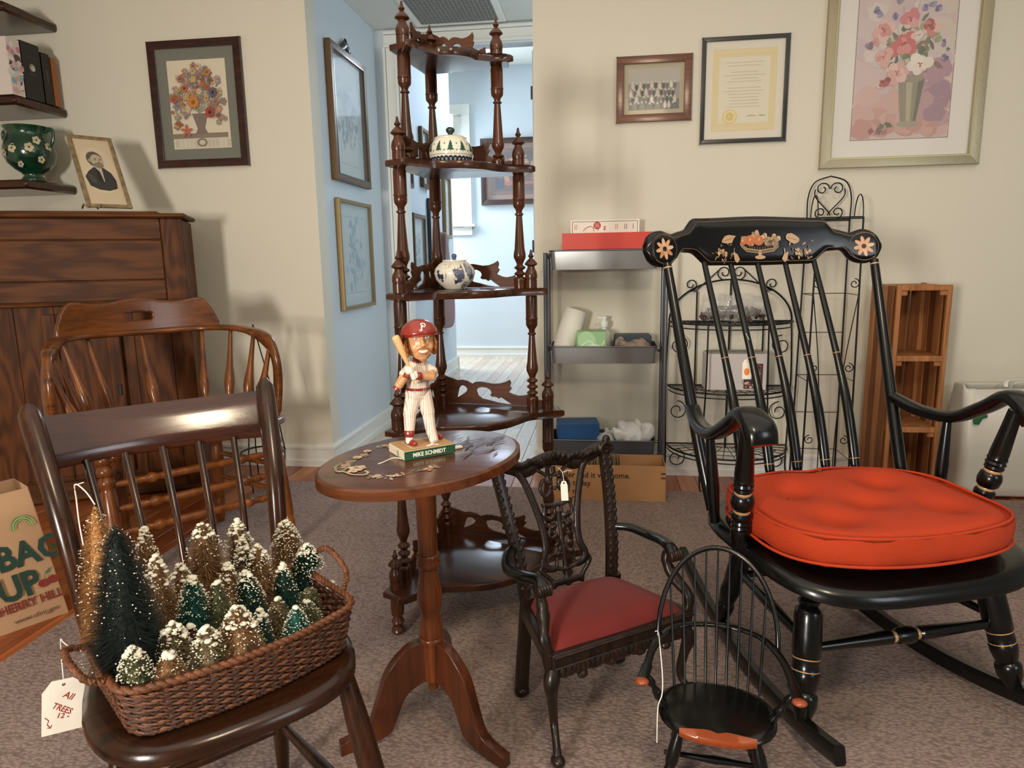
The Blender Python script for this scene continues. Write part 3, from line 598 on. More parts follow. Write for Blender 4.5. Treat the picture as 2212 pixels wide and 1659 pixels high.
# helmet shell with a brim and one ear flap
mb = MB(); n, m_ = 28, 12; vs = []; fs = []
for i in range(m_+1):
    t = i/m_*pi*.5
    for k in range(n):
        a = 2*pi*k/n; drop = lerp([(0, 0), (1, 1)], i/m_); fr = max(0, cos(a)); low = -.0015-.015*max(0, 1-fr*2.6)*1
        r = .0395*sin(t); z = .012+.034*cos(t) if i < m_ else .012+low
        vs.append((r*sin(a), -r*cos(a)*1.06+.002, z if i < m_ else .012+low))
for i in range(m_):
    for k in range(n): k2 = (k+1) % n; fs.append((i*n+k, i*n+k2, (i+1)*n+k2, (i+1)*n+k))
mb.add(vs, fs); mb.v = [tuple(p) for p in mb.v]
hm = Matrix.Translation(HC) @ HR.to_4x4() @ Matrix.Rotation(-.10, 4, 'X')
o = mb.xf(hm).build('helmet', red, fg, 60); sm = o.modifiers.new('thickness', 'SOLIDIFY'); sm.thickness = .0014
br = []
for k in range(15):
    a = -1.15+2.3*k/14; br.append(((.0385*sin(a)), -.0385*cos(a)*1.06-.006*max(0, cos(a*1.3)), .0115-.003*cos(a)))
MB().sweep([hm @ V(p) for p in br], [.002+.008*sin(pi*k/14)**.5 for k in range(15)], [.0022]*15, 8, tuple(HR @ V((0, 0, 1)))).build('brim', red, fg, 60)
def headfn(x, y, l):
    a = x/.040; return tuple(hm @ V(((.0400+l)*sin(a)*cos(y*0), -(.0402+l)*cos(a)*1.06*sqrt(max(.05, 1-((y)/.046)**2))+.002, .012+y*.9)))
P = Paint(headfn, 3e-5); x0 = .003
P.line([(x0-.0030, .0085), (x0-.0022, .014), (x0-.001, .0225)], .0028, '#f0e6d8'); P.line([(x0-.0035, .0235), (x0+.001, .0262), (x0+.0055, .025), (x0+.0068, .0205), (x0+.0045, .0172), (x0+.0012, .018), (x0+.0012, .0205), (x0+.003, .021)], .0021, '#f0e6d8')
P.build('helmet_letter', fg)
eye = mat('figurine_eye', '#e8e6e2', .25); iris = mat('figurine_iris', '#7d93a8', .2); brow = mat('figurine_brow', '#a46a3a', .5)
for sx in (-1, 1):
    MB().ball(hp(sx*.0115, -.0292, .0085), (.0052, .0028, .0026), 12, 8, HR).build('eye', eye, fg, 60)
    MB().ball(hp(sx*.0115-.0006, -.0312, .0085), (.0022, .0015, .0022), 10, 6, HR).build('iris', iris, fg, 60)
    MB().sweep([hp(sx*.0055, -.0345, .0145), hp(sx*.012, -.0345, .0165), hp(sx*.019, -.029, .0145)], [.002, .0024, .0016], [.0022]*3, 6).build('eyebrow', brow, fg, 60)
MB().sweep([hp(-.0115, -.0335, -.0155), hp(-.005, -.0375, -.0125), hp(0, -.0382, -.0135), hp(.005, -.0375, -.0125), hp(.0115, -.0335, -.0155)], [.002, .004, .0036, .004, .002], [.003, .0038, .0034, .0038, .003], 8).build('moustache', brow, fg, 60)
MB().sweep([hp(-.0095, -.0345, -.0185), hp(-.004, -.0378, -.0200), hp(.004, -.0378, -.0200), hp(.0095, -.0345, -.0185)], [.002]*4, [.0030, .0055, .0055, .0030], 8).build('teeth', wht, fg, 60)
MB().sweep([hp(-.009, -.034, -.0225), hp(0, -.0372, -.0250), hp(.009, -.034, -.0225)], [.003]*3, [.0024]*3, 8).build('lower_lip', mat('figurine_lip', '#b06c50', .4), fg, 60)
P = Paint(lambda x, y, l: (x, -.0201-l, y), 2e-5); P.text('20', -.0135, .157, .012, '#4a4440', 0, 0, 1); P.build('shirt_number', fg)
o = tag(MB().sweep(spline([at(869, 991, Z=TZ+.004), at(850, 989, Z=TZ+.004), at(828, 998, Z=TZ+.003), at(817, 1002, Z=TZ+.002)], 6), .003, .002, 6).build('tie_string', M['string']), 'short white string lying on the oval table beside the green base', 'string')
o = MB().box(tuple(at(988, 966, Z=TZ+.003)), (.022, .012, .005), Matrix.Rotation(fa, 3, 'Z'), .001).build('paper_tab', M['tagpaper'], None, 0); tag(o, 'tiny folded white paper tab behind the figurine base', 'paper')
# ------------------------------------------------------------------ black rocking chair
rk = thing('rocking_chair', 'black stencilled high back rocking chair with gilt fruit basket on its crest rail', 'chair', (.62, .0+1.739, 0), .33)
ZS = .398
def turned_leg(mb, p, q, r, seg=18):
    return mb.lathe(p, q, [(0, r*.8), (.04, r*.85), (.10, r*.86), (.12, r*.72), (.15, r*.92), (.18, r*.72), (.205, r*1.02), (.24, r*1.12), (.30, r*1.12), (.45, r*1.15), (.54, r*1.12), (.55, r*1.06), (.64, r*1.06), (.65, r*1.12), (.70, r*1.1), (.76, r*.95), (.79, r*.82), (.81, r*1.02), (.84, r*1.06), (.90, r*.98), (.96, r*.7), (1, r*.55)], seg)
def rings(name, p, q, ts, r, parent, w=.006):
    p = V(p); q = V(q); L = (q-p).length
    for t in ts: MB().lathe(p.lerp(q, t-w/2/L), p.lerp(q, t+w/2/L), [(0, r*.99), (.2, r*1.02), (.8, r*1.02), (1, r*.99)], 20).build(name, M['gold'], parent, 60)
def oval_out(hx, hy, cy, n=2.6, N=48):
    return [(hx*math.copysign(abs(cos(t))**(2/n), cos(t)), cy+hy*math.copysign(abs(sin(t))**(2/n), sin(t))) for t in [2*pi*k/N for k in range(N)]]
mb = MB().slab(oval_out(.33, .283, -.022, 3.5), ZS-.045, ZS, .016); mb.v = [(x, y, z+(-.030*((y+.045)/.26)**2 if y < -.1 else .005*max(0, (y+.02))/.2)) for x, y, z in mb.v]
mb.build('seat', M['black'], rk, 60)
def zrun(y): return .012+.145*((y-.02)/.62)**2*(1.0)
for s in (-1, 1):
    F = lambda y, s=s: s*(.274+(.232-.274)*(y+.237)/.45)
    ys = [-.375+.06*k for k in range(16)]; pts = [V((F(y), y, zrun(y)+.010)) for y in ys]
    MB().sweep(pts, .026, .042, 8, (0, 0, 1), 5).build('rocker', M['black'], rk, 50)
    a, b = V((s*.226, -.165, ZS-.05)), V((s*.274, -.237, zrun(-.237)+.02)); turned_leg(MB(), a, b, .027).build('leg', M['black'], rk, 40)
    rings('gold_band', a, b, (.553, .64), .0285, rk, .003)
    a2, b2 = V((s*.19, .14, ZS-.04)), V((s*.232, .213, zrun(.213)+.02)); turned_leg(MB(), a2, b2, .024).build('leg', M['black'], rk, 40)
    a3, b3 = a.lerp(b, .45), a2.lerp(b2, .45); MB().lathe(a3, b3, [(0, .009), (.3, .012), (.5, .015), (.7, .012), (1, .009)], 12).build('stretcher', M['black'], rk, 60)
for (y, zz, xx) in ((-.2, .5, .25), (.165, .42, .208)):
    pz = V((0, y, .20)); A = V((-xx, y, .205)); B = V((xx, y, .205))
    MB().lathe(A, B, [(0, .009), (.25, .0135), (.38, .016), (.42, .0165), (.43, .012), (.45, .012), (.46, .018), (.5, .0205), (.54, .018), (.55, .012), (.57, .012), (.58, .0165), (.62, .016), (.75, .0135), (1, .009)], 14).build('stretcher', M['black'], rk, 40)
    if y < 0: rings('gold_band', A, B, (.44, .56), .0125, rk, .008)
# crest rail
HWC = .376
def crest_plan(s): return V((s*HWC, .43+.055*(1-s*s)-.0, 0))
def ctop(s):
    a = abs(s); return 1.086+slerp_([(0, .094), (.55, .088), (.66, .052), (.78, .042), (.86, .050)], a) if a < .86 else 1.086+.052*sqrt(max(0, 1-((a-.87)/.147)**2))
def cbot(s):
    a = abs(s); return 1.086+slerp_([(0, -.052), (.44, -.05), (.60, -.012), (.70, -.010), (.78, -.04)], a) if a < .78 else 1.086-.052*sqrt(max(0, 1-((a-.87)/.147)**2))
def cpt(s, z, off):     # a point on the crest's front face
    p = crest_plan(s); d = crest_plan(s+.01)-crest_plan(s-.01); n = V((d.y, -d.x, 0)).normalized(); lean = .16
    return V((p.x, p.y+(z-1.0)*lean, z))+n*off
SS = [-1.015+2.03*k/70 for k in range(71)]; vs = []; fs = []; nz = 8
for s in SS:
    lo, hi = cbot(s), ctop(s)
    if hi-lo < .004: hi = lo = (lo+hi)/2
    for j in range(nz+1):
        z = lo+(hi-lo)*j/nz; e = min(1, sqrt(max(0, 1-(abs(j/nz*2-1))**6)))*min(1, sqrt(max(0, 1-abs(s/1.016)**30))+.1); vs.append(cpt(s, z, .013*e+.002))
    for j in range(nz+1)[::-1]:
        z = lo+(hi-lo)*j/nz; vs.append(cpt(s, z, -.013))
W = 2*(nz+1)
for i in range(len(SS)-1):
    for k in range(W): k2 = (k+1) % W; fs.append((i*W+k, i*W+k2, (i+1)*W+k2, (i+1)*W+k))
fs.append(tuple(range(W))); fs.append(tuple((len(SS)-1)*W+k for k in range(W))[::-1])
MB().add(vs, fs).build('crest_rail', M['black'], rk, 50)
P = Paint(lambda x, y, l: tuple(cpt(x/HWC, 1.086+y, .0156+l)), 2e-5); g1, g2, g3, g4 = '#8a6f50', '#b59470', '#5e4a34', '#c9a67e'
def outl(f, inset, col, n=60, lim=.97):
    P.line([(s*HWC, f(s)-1.086+inset) for s in [-lim+2*lim*k/n for k in range(n+1)]], .0016, '#6a5238')
outl(ctop, -.011, g1, lim=.955); outl(cbot, .011, g1, lim=.955)
for s in (-1, 1):
    cx = s*.327; P.line([(cx+.042*cos(t), .042*sin(t)) for t in [2*pi*k/30 for k in range(31)]], .0015, '#6a5238')
    P.petals(cx, 0, .030, 8, ['#cf9d78', '#b98560', '#d6ae8c'], '#3a2a1c', .20, .2); P.oval(cx, 0, .004, .004, '#1a120c')
P.oval(.0, -.028, .018, .006, g2); P.poly([(-.006, -.022), (.006, -.022), (.004, -.006), (-.004, -.006)], g2)
for k in range(3): P.line([(-.062+.0*k, .012-k*.004), (-.045, -.002-k*.004), (0, -.008-k*.004), (.045, -.002-k*.004), (.062, .012-k*.004)], .0022, [g4, g1, g2][k])
for k in range(-6, 7): P.line([(k*.009, .002+abs(k)*.0010), (k*.0085, -.012+abs(k)*.001)], .0016, g1)
random.seed(3)
for k in range(46): x = random.uniform(-.062, .068); P.oval(x, random.uniform(.008, .052-abs(x)*.35), .007, .007, random.choice([g1, g2, g3, g4, '#98805e']), 0, 8, .15)
for x, y, r in ((-.034, .022, .017), (-.004, .022, .017), (-.055, .018, .010)): P.oval(x, y, r, r*.9, '#b4673c', 0, 14); P.oval(x-.003, y+.004, r*.5, r*.4, '#cf8a5c')
for s in (-1, 1):
    for k in range(18): x = s*random.uniform(.075, .170); P.oval(x, random.uniform(-.042, .02)-.0, random.uniform(.004, .010), random.uniform(.001, .003), random.choice([g1, g2, g3, g1]), random.uniform(0, 3), 8, .2)
    for k in range(7): P.oval(s*(.135+random.uniform(-.02, .03)), random.uniform(-.025, .0), .0048, .0055, random.choice([g4, g2, g1]))
    P.oval(s*.108, .026, .024, .013, g2, s*-.35, 10, .2); P.line([(s*.09, .030), (s*.125, .020)], .0012, g3); P.poly([(s*.078, -.018), (s*.092, -.012), (s*.088, -.036), (s*.080, -.044), (s*.070, -.034)], g2)
P.build('stencil', rk, print_mat('gilt_stencil', .35)); random.seed(5)
# back posts and spindles
def seat_back(s): return V((s*.285, .166-.06*s*s+.03, ZS+.01))
for k in range(7):
    s = -1+2*k/6; q = .86*s
    if abs(s) > .99:
        a = V((s*.293, .166, ZS)); b = V((s*.332, .405, 1.045)); r = .0165
        m1 = V((s*.306, .262, .645)); P_ = spline([a, m1+V((s*.004, .0, 0)), b], 8); rr = [lerp([(0, .030), (.35, .034), (.7, .030), (1, .024)], i/(len(P_)-1)) for i in range(len(P_))]
        MB().sweep(P_, rr, rr, 12, (0, 1, 0)).build('back_post', M['black'], rk, 60); rings('gold_band', P_[-2], P_[-1], (.6,), .0128, rk, .004)
    else:
        a = V((s*.26, .215-.03*s*s, ZS)); bz_ = cbot(q*.84); b = cpt(q*.84, bz_+.004, 0); m1 = a.lerp(b, .42)+V((0, .0, 0)); m1.y -= .028
        P_ = spline([a, m1, b], 8); n = len(P_); rr = [lerp([(0, .022), (.25, .030), (.45, .030), (.62, .022), (1, .017)], i/(n-1)) for i in range(n)]
        MB().sweep(P_, rr, [v*.75 for v in rr], 10, (0, 1, 0)).build('spindle', M['black'], rk, 60)
        rings('gold_band', P_[10], P_[11], (.2,), .0112, rk, .002); rings('gold_band', P_[3], P_[4], (.4,), .0138, rk, .002)
# arms with their posts
for s in (-1, 1):
    pts = spline([(s*.310, .262, .655), (s*.332, .18, .630), (s*.345, .08, .632), (s*.348, -.01, .676), (s*.350, -.075, .716), (s*.350, -.128, .700), (s*.350, -.150, .662)], 6); n = len(pts)
    ww = [lerp([(0, .040), (.3, .046), (.6, .056), (.85, .078), (1, .070)], i/(n-1)) for i in range(n)]; hh = [lerp([(0, .030), (.4, .032), (.75, .036), (.9, .046), (1, .03)], i/(n-1)) for i in range(n)]
    MB().sweep(pts, ww, hh, 14, (0, 0, 1), 2.8).build('armrest', M['black'], rk, 50)
    a, b = V((s*.326, -.035, ZS-.005)), V((s*.354, -.092, .685))
    MB().lathe(a, b, [(0, .023), (.12, .023), (.14, .021), (.16, .024), (.18, .021), (.2, .024), (.22, .021), (.24, .024), (.27, .024), (.29, .019), (.31, .019), (.33, .025), (.38, .0275), (.43, .025), (.45, .019), (.47, .019), (.49, .023), (.51, .021), (.53, .024), (.55, .021), (.57, .0235), (.59, .0215), (.62, .022), (.85, .018), (1, .016)], 20).build('arm_post', M['black'], rk, 40)
    rings('gold_band', a, b, (.30, .46), .0195, rk, .007)
    a, b = V((s*.328, .085, ZS)), V((s*.345, .095, .632)); MB().lathe(a, b, [(0, .012), (.4, .0165), (.7, .014), (1, .010)], 12).build('arm_spindle', M['black'], rk, 60)
def mvloc(o, l): return o.matrix_world @ V(l)
bpy.context.view_layer.update()
# tag tied to the fourth spindle
def price_tag(label, top, string_pts, n, w=.030, h=.052, tilt=0, m='tagpaper', cat='tag', face=(0, -1, 0), writing=None, dot=None):
    t = thing('price_tag', label, cat, top)
    loc = [V(p)-V(top) for p in string_pts]; MB().sweep(spline(loc, 5), .0016, .0016, 5).build('string', M['string'], t)
    f = V(face).normalized(); x = V((0, 0, 1)).cross(f).normalized(); y = V((0, 0, 1)); R = Matrix.Rotation(tilt, 3, f); x = R @ x; y = R @ y
    base = loc[-1]; O = base-y*(h*.92)
    out = [(-w/2, 0), (w/2, 0), (w/2, h*.8), (w*.28, h), (-w*.28, h), (-w/2, h*.8)]; hole = [(.0028*cos(a), h*.9+.0028*sin(a)) for a in [k*pi/4 for k in range(8)]]
    vs, fs = cut(out, [hole], .0007); fx_ = lambda a, b, l: tuple(O+x*a+y*b+f*(l+.0005))
    MB().add([O+x*v.x+y*v.y+f*v.z for v in vs], fs).build('paper', M[m], t, 0)
    if writing: P = Paint(fx_, 2e-5); writing(P); P.build('writing', t)
    if dot: P = Paint(fx_, 2e-5); P.oval(*dot[:4], dot[4], 0, 18); P.build('sticker', t)
    return t
pA = at(1611, 720, Y=2.06); price_tag('small white tag with an orange dot hanging from a rocking chair spindle', pA, [pA, pA+V((.012, -.004, -.03)), pA+V((.006, -.008, -.08))], 0, .026, .058, 0, dot=(0, .022, .008, .011, '#e8853a'))
# cushion
cu = MB(); NU, NV = 64, 30; vs = []; fs = []
tuft = [(-.13, .09), (.12, .10), (0, -.02), (-.14, -.10), (.15, -.09)]
def cr_(a):
    n = 3.2; c, s = cos(a), sin(a); r = (abs(c)**n+abs(s)**n)**(-1/n); r *= 1-.10*math.exp(-((a-pi/2)/.16)**2)*1.0; return r
def ctop_z(x, y, q):
    z = .098*(1-.18*q**6)+.010*cos(x*9)*cos(y*9)
    for tx, ty in tuft: d2 = (x-tx)**2+(y-ty)**2; z -= .030*math.exp(-d2/.0026)+.016*math.exp(-d2/.018)
    return z
rowsC = []
for i in range(1, NV+1):
    q = i/NV; row = []
    for k in range(NU):
        a = 2*pi*k/NU; r = cr_(a)*q*.985; x, y = .288*r*cos(a), .236*r*sin(a)
        row.append((x, y, ctop_z(x, y, q)-.012*max(0, (q-.9)/.1)**2))
    rowsC.append(row)
for z, q in ((.070, 1.02), (.05, 1.032), (.03, 1.025), (.012, 1.005), (.002, .95), (.0, .5)):
    rowsC.append([(.288*cr_(2*pi*k/NU)*q*cos(2*pi*k/NU), .236*cr_(2*pi*k/NU)*q*sin(2*pi*k/NU), z+.003*sin(k*1.7)) for k in range(NU)])
vs = [(0, 0, ctop_z(0, 0, 0))]+[p for r in rowsC for p in r]+[(0, 0, 0)]
for k in range(NU): fs.append((0, 1+k, 1+(k+1) % NU)); fs.append((len(vs)-1, 1+(len(rowsC)-1)*NU+(k+1) % NU, 1+(len(rowsC)-1)*NU+k))
for i in range(len(rowsC)-1):
    for k in range(NU): k2 = (k+1) % NU; fs.append((1+i*NU+k, 1+(i+1)*NU+k, 1+(i+1)*NU+k2, 1+i*NU+k2))
cush = mat('orange_corduroy', '#b13303', .85, sheen=0, bump=.4, bscale=380, var=.06, vscale=12, stretch=(1, .25, 1))
ct = thing('seat_cushion', 'bright orange red tufted cushion lying on the black rocking chair seat', 'cushion', mvloc(rk, (-.012, -.042, ZS+.008)), .33)
o = MB().add(vs, fs).build('cushion_body', cush, ct, 80)
for z, q in ((.072, 1.0), (.012, 1.02)):
    MB().sweep([V((.288*cr_(a)*q*1.005*cos(a), .236*cr_(a)*q*1.005*sin(a), z+.003*sin(a*5))) for a in [2*pi*k/80 for k in range(80)]], .007, .007, 8, close=True).build('piping', cush, ct, 60)
for tx, ty in tuft[:3]: MB().ball((tx, ty, ctop_z(tx, ty, .3)+.002), (.008, .008, .004), 10, 6).build('tuft_button', cush, ct, 60)
# ------------------------------------------------------------------ child's carved armchair
cc = thing('carved_armchair', "small child's carved dark armchair with pierced back splat and red velvet seat", 'chair', (-.018, 1.537, 0), .613)
Z2 = .241; cv = M['carved']
def cab(s, x0, y0, x1, y1, r, ball=True):
    p = spline([(x0, y0, Z2-.045), (x0+s*.010, y0-.008, Z2-.075), (x0+s*.004, y0-.002, .13), (x0-s*.002, y0+.002, .07), (x1-s*.004, y1+.004, .028), (x1, y1-.004, .010)], 5); n = len(p)
    rr = [lerp([(0, r*2.1), (.15, r*2.2), (.4, r*1.4), (.7, r*1.0), (.88, r*1.2), (1, r*1.6)], i/(n-1)) for i in range(n)]
    return MB().sweep(p, rr, rr, 12, (0, 1, 0), 2.3).ball((x1, y1-.006, .013), (r*.95, r*1.15, .013), 12, 8)
for s in (-1, 1):
    cab(s, s*.180, -.108, s*.196, -.146, .016).build('leg', cv, cc, 60)
    p = spline([(s*.128, .098, Z2+.02), (s*.132, .112, .13), (s*.144, .104, .03), (s*.146, .100, .004)], 5)
    MB().sweep(p, .030, .032, 10, (0, 1, 0), 4).build('leg', cv, cc, 50)
    MB().ball((s*.146, .100, .014), (.019, .019, .014), 12, 8).build('foot', cv, cc, 60)
    # upright with carved leaves
    up_ = spline([(s*.126, .108, Z2-.01), (s*.136, .122, .33), (s*.150, .155, .45), (s*.160, .192, .55)], 6)
    MB().sweep(up_, .026, .030, 10, (0, 1, 0), 4).build('upright', cv, cc, 50)
    mb = MB()
    for i in range(3, len(up_)-1):
        c = up_[i]
        for e in (-1, 1): mb.ball(c+V((e*.006, -.0105, 0)), (.0075, .005, .013), 8, 6, Matrix.Rotation(e*.5, 3, 'Y'))
    voxel(mb, .0022, 1).build('carved_leaves', cv, cc, 60)
mb = MB()     # serpentine crest with scrolled ears
cp = spline([(-.170, .194, .548), (-.150, .196, .566), (-.118, .198, .556), (-.075, .200, .540), (-.040, .201, .553), (0, .202, .560), (.040, .201, .553), (.075, .200, .540), (.118, .198, .556), (.150, .196, .566), (.170, .194, .548)], 6)
mb.sweep(cp, .040, .022, 10, (0, 1, 0))
for s in (-1, 1):
    for k in range(16): a = k*.55; r = .020-.0011*k; mb.ball((s*(.160-.0+r*cos(a)), .186, .566+r*sin(a)), .0075-.0002*k, 8, 6)
    mb.ball((s*.166, .192, .590), (.012, .010, .013), 10, 8)
    for k in range(10): x = s*(.02+.012*k); mb.ball((x, .186, .562-.004*sin(k*1.3)), (.008, .006, .013), 8, 6, Matrix.Rotation(s*(.4+.15*k), 3, 'Y'))
for k in range(5): mb.ball(((k-2)*.013, .184, .575-.004*abs(k-2)), (.007, .007, .013), 8, 6, Matrix.Rotation((k-2)*.35, 3, 'Y'))
voxel(mb, .0024, 1).build('crest_rail', cv, cc, 60)
mb = MB()     # pierced splat of ribbons
def yb(z): return .112+(z-Z2)*.28
def rib(P_, w=.011, h=.011): 
    mb.sweep([V((x, yb(z)-d, z)) for x, z, d in [(p.x, p.y, p.z) for p in spline([(a[0], a[1], a[2] if len(a) > 2 else 0) for a in P_], 6)]], w, h, 8, (0, 1, 0))
for s in (-1, 1):
    rib([(s*.112, .548), (s*.088, .522), (s*.066, .46), (s*.052, .40), (s*.050, .35), (s*.062, .318), (s*.050, .300), (s*.030, .296)], .020, .014)
    rib([(s*.046, .538), (s*.020, .520), (s*.012, .49), (s*.030, .47), (s*.042, .49), (s*.032, .51), (s*.015, .505)], .010)
    rib([(s*.036, .455), (s*.040, .425), (s*.018, .415), (s*.010, .44), (s*.028, .45)], .009)
    rib([(s*.012, .42), (s*.020, .38), (s*.008, .35), (s*.022, .32), (s*.026, .300)], .010)
    rib([(s*.03, .40), (s*.034, .375), (s*.018, .365)], .007)
    rib([(s*.062, .318), (s*.072, .300), (s*.060, .284), (s*.046, .27), (s*.040, .25)], .013)
    for k in range(5): mb.ball((s*.020, yb(.42-.022*k)-.006, .42-.022*k), (.009, .005, .007), 8, 6, Matrix.Rotation(s*.6, 3, 'Y'))
rib([(0, .54), (0, .52)], .020, .012); rib([(0, .43), (0, .36), (0, .30), (0, .25)], .013, .010); rib([(-.045, .452), (0, .446), (.045, .452)], .010); rib([(-.055, .305), (0, .290), (.055, .305)], .012); rib([(-.045, .262), (0, .262), (.045, .262)], .02, .012)
for k in range(8): a = k*pi/4; mb.ball((.018*cos(a), yb(.505)-.006, .505+.018*sin(a)), .006, 8, 6)
voxel(mb, .0022, 1).build('back_splat', cv, cc, 60)
for s in (-1, 1):     # arms: bowed outwards, curled tips, S supports
    p = spline([(s*.140, .138, .372), (s*.178, .100, .374), (s*.202, .045, .366), (s*.196, -.010, .372), (s*.182, -.050, .376), (s*.180, -.070, .362)], 6); n = len(p)
    MB().sweep(p, [lerp([(0, .022), (.3, .030), (.8, .030), (1, .036)], i/(n-1)) for i in range(n)], [lerp([(0, .020), (.5, .020), (.85, .024), (1, .026)], i/(n-1)) for i in range(n)], 12, (0, 0, 1), 2.5).build('armrest', M['black'], cc, 60)
    mb = MB()
    for k in range(5): mb.ball((s*.180+(k-2)*.007, -.072, .361), (.005, .013, .015), 8, 6)
    voxel(mb, .002, 1).build('arm_scroll', cv, cc, 60)
    p = spline([(s*.182, -.045, .362), (s*.176, -.050, .335), (s*.184, -.075, .300), (s*.198, -.100, .272), (s*.192, -.108, .238), (s*.186, -.105, .20)], 6)
    MB().sweep(p, [.024, .026, .022, .026, .030, .026]*2, .022, 10, (0, 1, 0), 3).build('arm_support', cv, cc, 60)
rail = [(-.192, -.120), (.192, -.120), (.132, .112), (-.132, .112)]
for i in range(4):
    a, b = rail[i], rail[(i+1) % 4]
    MB().bar((a[0], a[1], Z2-.018), (b[0], b[1], Z2-.018), .02, .036, bev=.004).build('seat_rail', cv, cc, 0)
mb = MB().bar((-.19, -.132, Z2-.004), (.19, -.132, Z2-.004), .008, .006, bev=.002).bar((-.19, -.131, Z2-.030), (.19, -.131, Z2-.030), .007, .005, bev=.002)
mb.build('rail_moulding', cv, cc, 0)['kind'] = 'stuff'
mb = MB()     # carved apron under the front rail
for k in range(27):
    x = -.165+.0127*k; dz = .012*abs(sin(k*.37))+.006*cos(k*.74); mb.ball((x, -.122, Z2-.042-dz*.5), (.010, .010, .013+dz*.6), 8, 6, Matrix.Rotation(.5*sin(k), 3, 'Y'))
for s in (-1, 1): mb.ball((s*.115, -.124, Z2-.066), (.014, .010, .009), 8, 6); mb.ball((s*.04, -.124, Z2-.058), (.016, .010, .010), 8, 6)
voxel(mb, .0024, 1).build('carved_apron', cv, cc, 60)
mb = MB(); n = 22; vs = []; fs = []
for j in range(n+1):
    for i in range(n+1):
        u, v = i/n*2-1, j/n*2-1; hw = .180+(.124-.180)*(v+1)/2; x = u*hw; y = -.112+(.214)*(v+1)/2+.0
        e = (1-u**6)*(1-v**6); vs.append((x, y-.006*(1-u*u)*(v < -.9), Z2-.004+.040*max(0, e)**.45*(1-.25*(u*u+v*v)/2)))
for j in range(n):
    for i in range(n): a = j*(n+1)+i; fs.append((a, a+1, a+n+2, a+n+1))
b0_ = len(vs); vs += [(x, y, Z2-.010) for x, y, z in vs[:b0_]]
for j in range(n):
    for i in range(n): a = b0_+j*(n+1)+i; fs.append((a, a+n+1, a+n+2, a+1))
MB().add(vs, fs).build('seat_pad', mat('red_velvet', '#640b03', .8, sheen=.08, var=.1, vscale=10, bump=.1, bscale=300), cc, 60)
bpy.context.view_layer.update()
pT = at(1215, 1015, Y=1.70); price_tag('blank white tag on a string hanging from the carved armchair splat', pT, [pT+V((-.012, 0, .006)), pT+V((.0, -.008, -.004)), pT+V((.004, -.012, -.03))], 0, .018, .052, .06)
o = tag(MB().sweep(spline([pT+V((0, -.01, -.004)), pT+V((.012, -.012, .002)), pT+V((.024, -.010, .001))], 4), .0014, .0014, 5).build('tag_string', M['string']), 'loose end of white string knotted on the carved splat', 'string')
# ------------------------------------------------------------------ doll sized windsor chair
dc = thing('windsor_chair', 'tiny black bow back windsor armchair with thin spindles and worn orange seat edge', 'chair', (.225, 1.262, 0), -.128)
Z3 = .184; worn = mat('worn_orange_wood', '#8e3d12', .35, coat=.4)
mb = MB().slab(oval_out(.112, .094, .006, 2.4), Z3-.020, Z3, .010); mb.v = [(x, y, z-(.010*max(0, 1-(x*x+y*y)/.008) if z > Z3-.006 else 0)) for x, y, z in mb.v]
mb.build('seat', M['black'], dc, 60)
bw_ = [V((-.121*cos(a), .10+.012+.085*sin(a)+.02*sin(a), .272+.158*sin(a)**.92)) for a in [pi*k/28 for k in range(29)]]
bw_[0].z = bw_[-1].z = .262
MB().sweep(bw_, .011, .011, 8, (0, 1, 0)).build('bow', M['black'], dc, 60)
ar = spline([(-.142, -.035, .250), (-.137, .010, .252), (-.127, .07, .262), (-.095, .130, .272), (-.05, .158, .274), (0, .165, .275), (.05, .158, .274), (.095, .130, .272), (.127, .07, .262), (.137, .010, .252), (.142, -.035, .250)], 5); n = len(ar)
MB().sweep(ar, [.016 if 5 < i < n-6 else .022 for i in range(n)], .008, 10, (0, 0, 1), 3).build('arm_bow', M['black'], dc, 60)
for s in (-1, 1):
    MB().ball((s*.143, -.040, .250), (.014, .012, .006), 14, 8).build('arm_tip', worn, dc, 60)
    MB().lathe((s*.098, -.008, Z3-.005), (s*.136, -.012, .248), [(0, .006), (.15, .009), (.25, .006), (.35, .010), (.5, .0085), (.65, .005), (.75, .009), (.9, .007), (1, .005)], 12).build('arm_post', M['black'], dc, 60)
for k in range(9):
    s = -1+2*k/8; a = pi*(.5+s*.36); a0 = (s*.083, .060+.030*(1-s*s), Z3-.005); j = -cos(a)*0
    xt = s*.100; t = math.acos(max(-1, min(1, -xt/.121))); top = V((-.121*cos(t), .10+.012+.105*sin(t), .272+.158*sin(t)**.92))
    MB().lathe(a0, top, [(0, .0026), (.3, .0032), (1, .0020)], 7).build('spindle', M['black'], dc, 60)
def dleg(p, q): return MB().lathe(p, q, [(0, .008), (.12, .0095), (.2, .012), (.38, .0125), (.45, .0085), (.48, .011), (.52, .008), (.56, .008), (.66, .0115), (.74, .012), (.80, .007), (.84, .010), (.9, .0085), (1, .006)], 12)
for p, q in (((-.068, -.045, Z3-.018), (-.108, -.085, .001)), ((.070, -.045, Z3-.018), (.108, -.085, .001)), ((-.055, .055, Z3-.018), (-.085, .105, .001)), ((.055, .055, Z3-.018), (.085, .105, .001))): dleg(p, q).build('leg', M['black'], dc, 60)
MB().lathe((-.100, .015, .062), (.100, .015, .062), [(0, .004), (.3, .006), (.5, .0085), (.7, .006), (1, .004)], 10).build('stretcher', M['black'], dc, 60)
for s in (-1, 1): MB().lathe((s*.092, -.068, .062), (s*.076, .083, .062), [(0, .004), (.3, .006), (.5, .0085), (.7, .006), (1, .004)], 10).build('stretcher', M['black'], dc, 60)
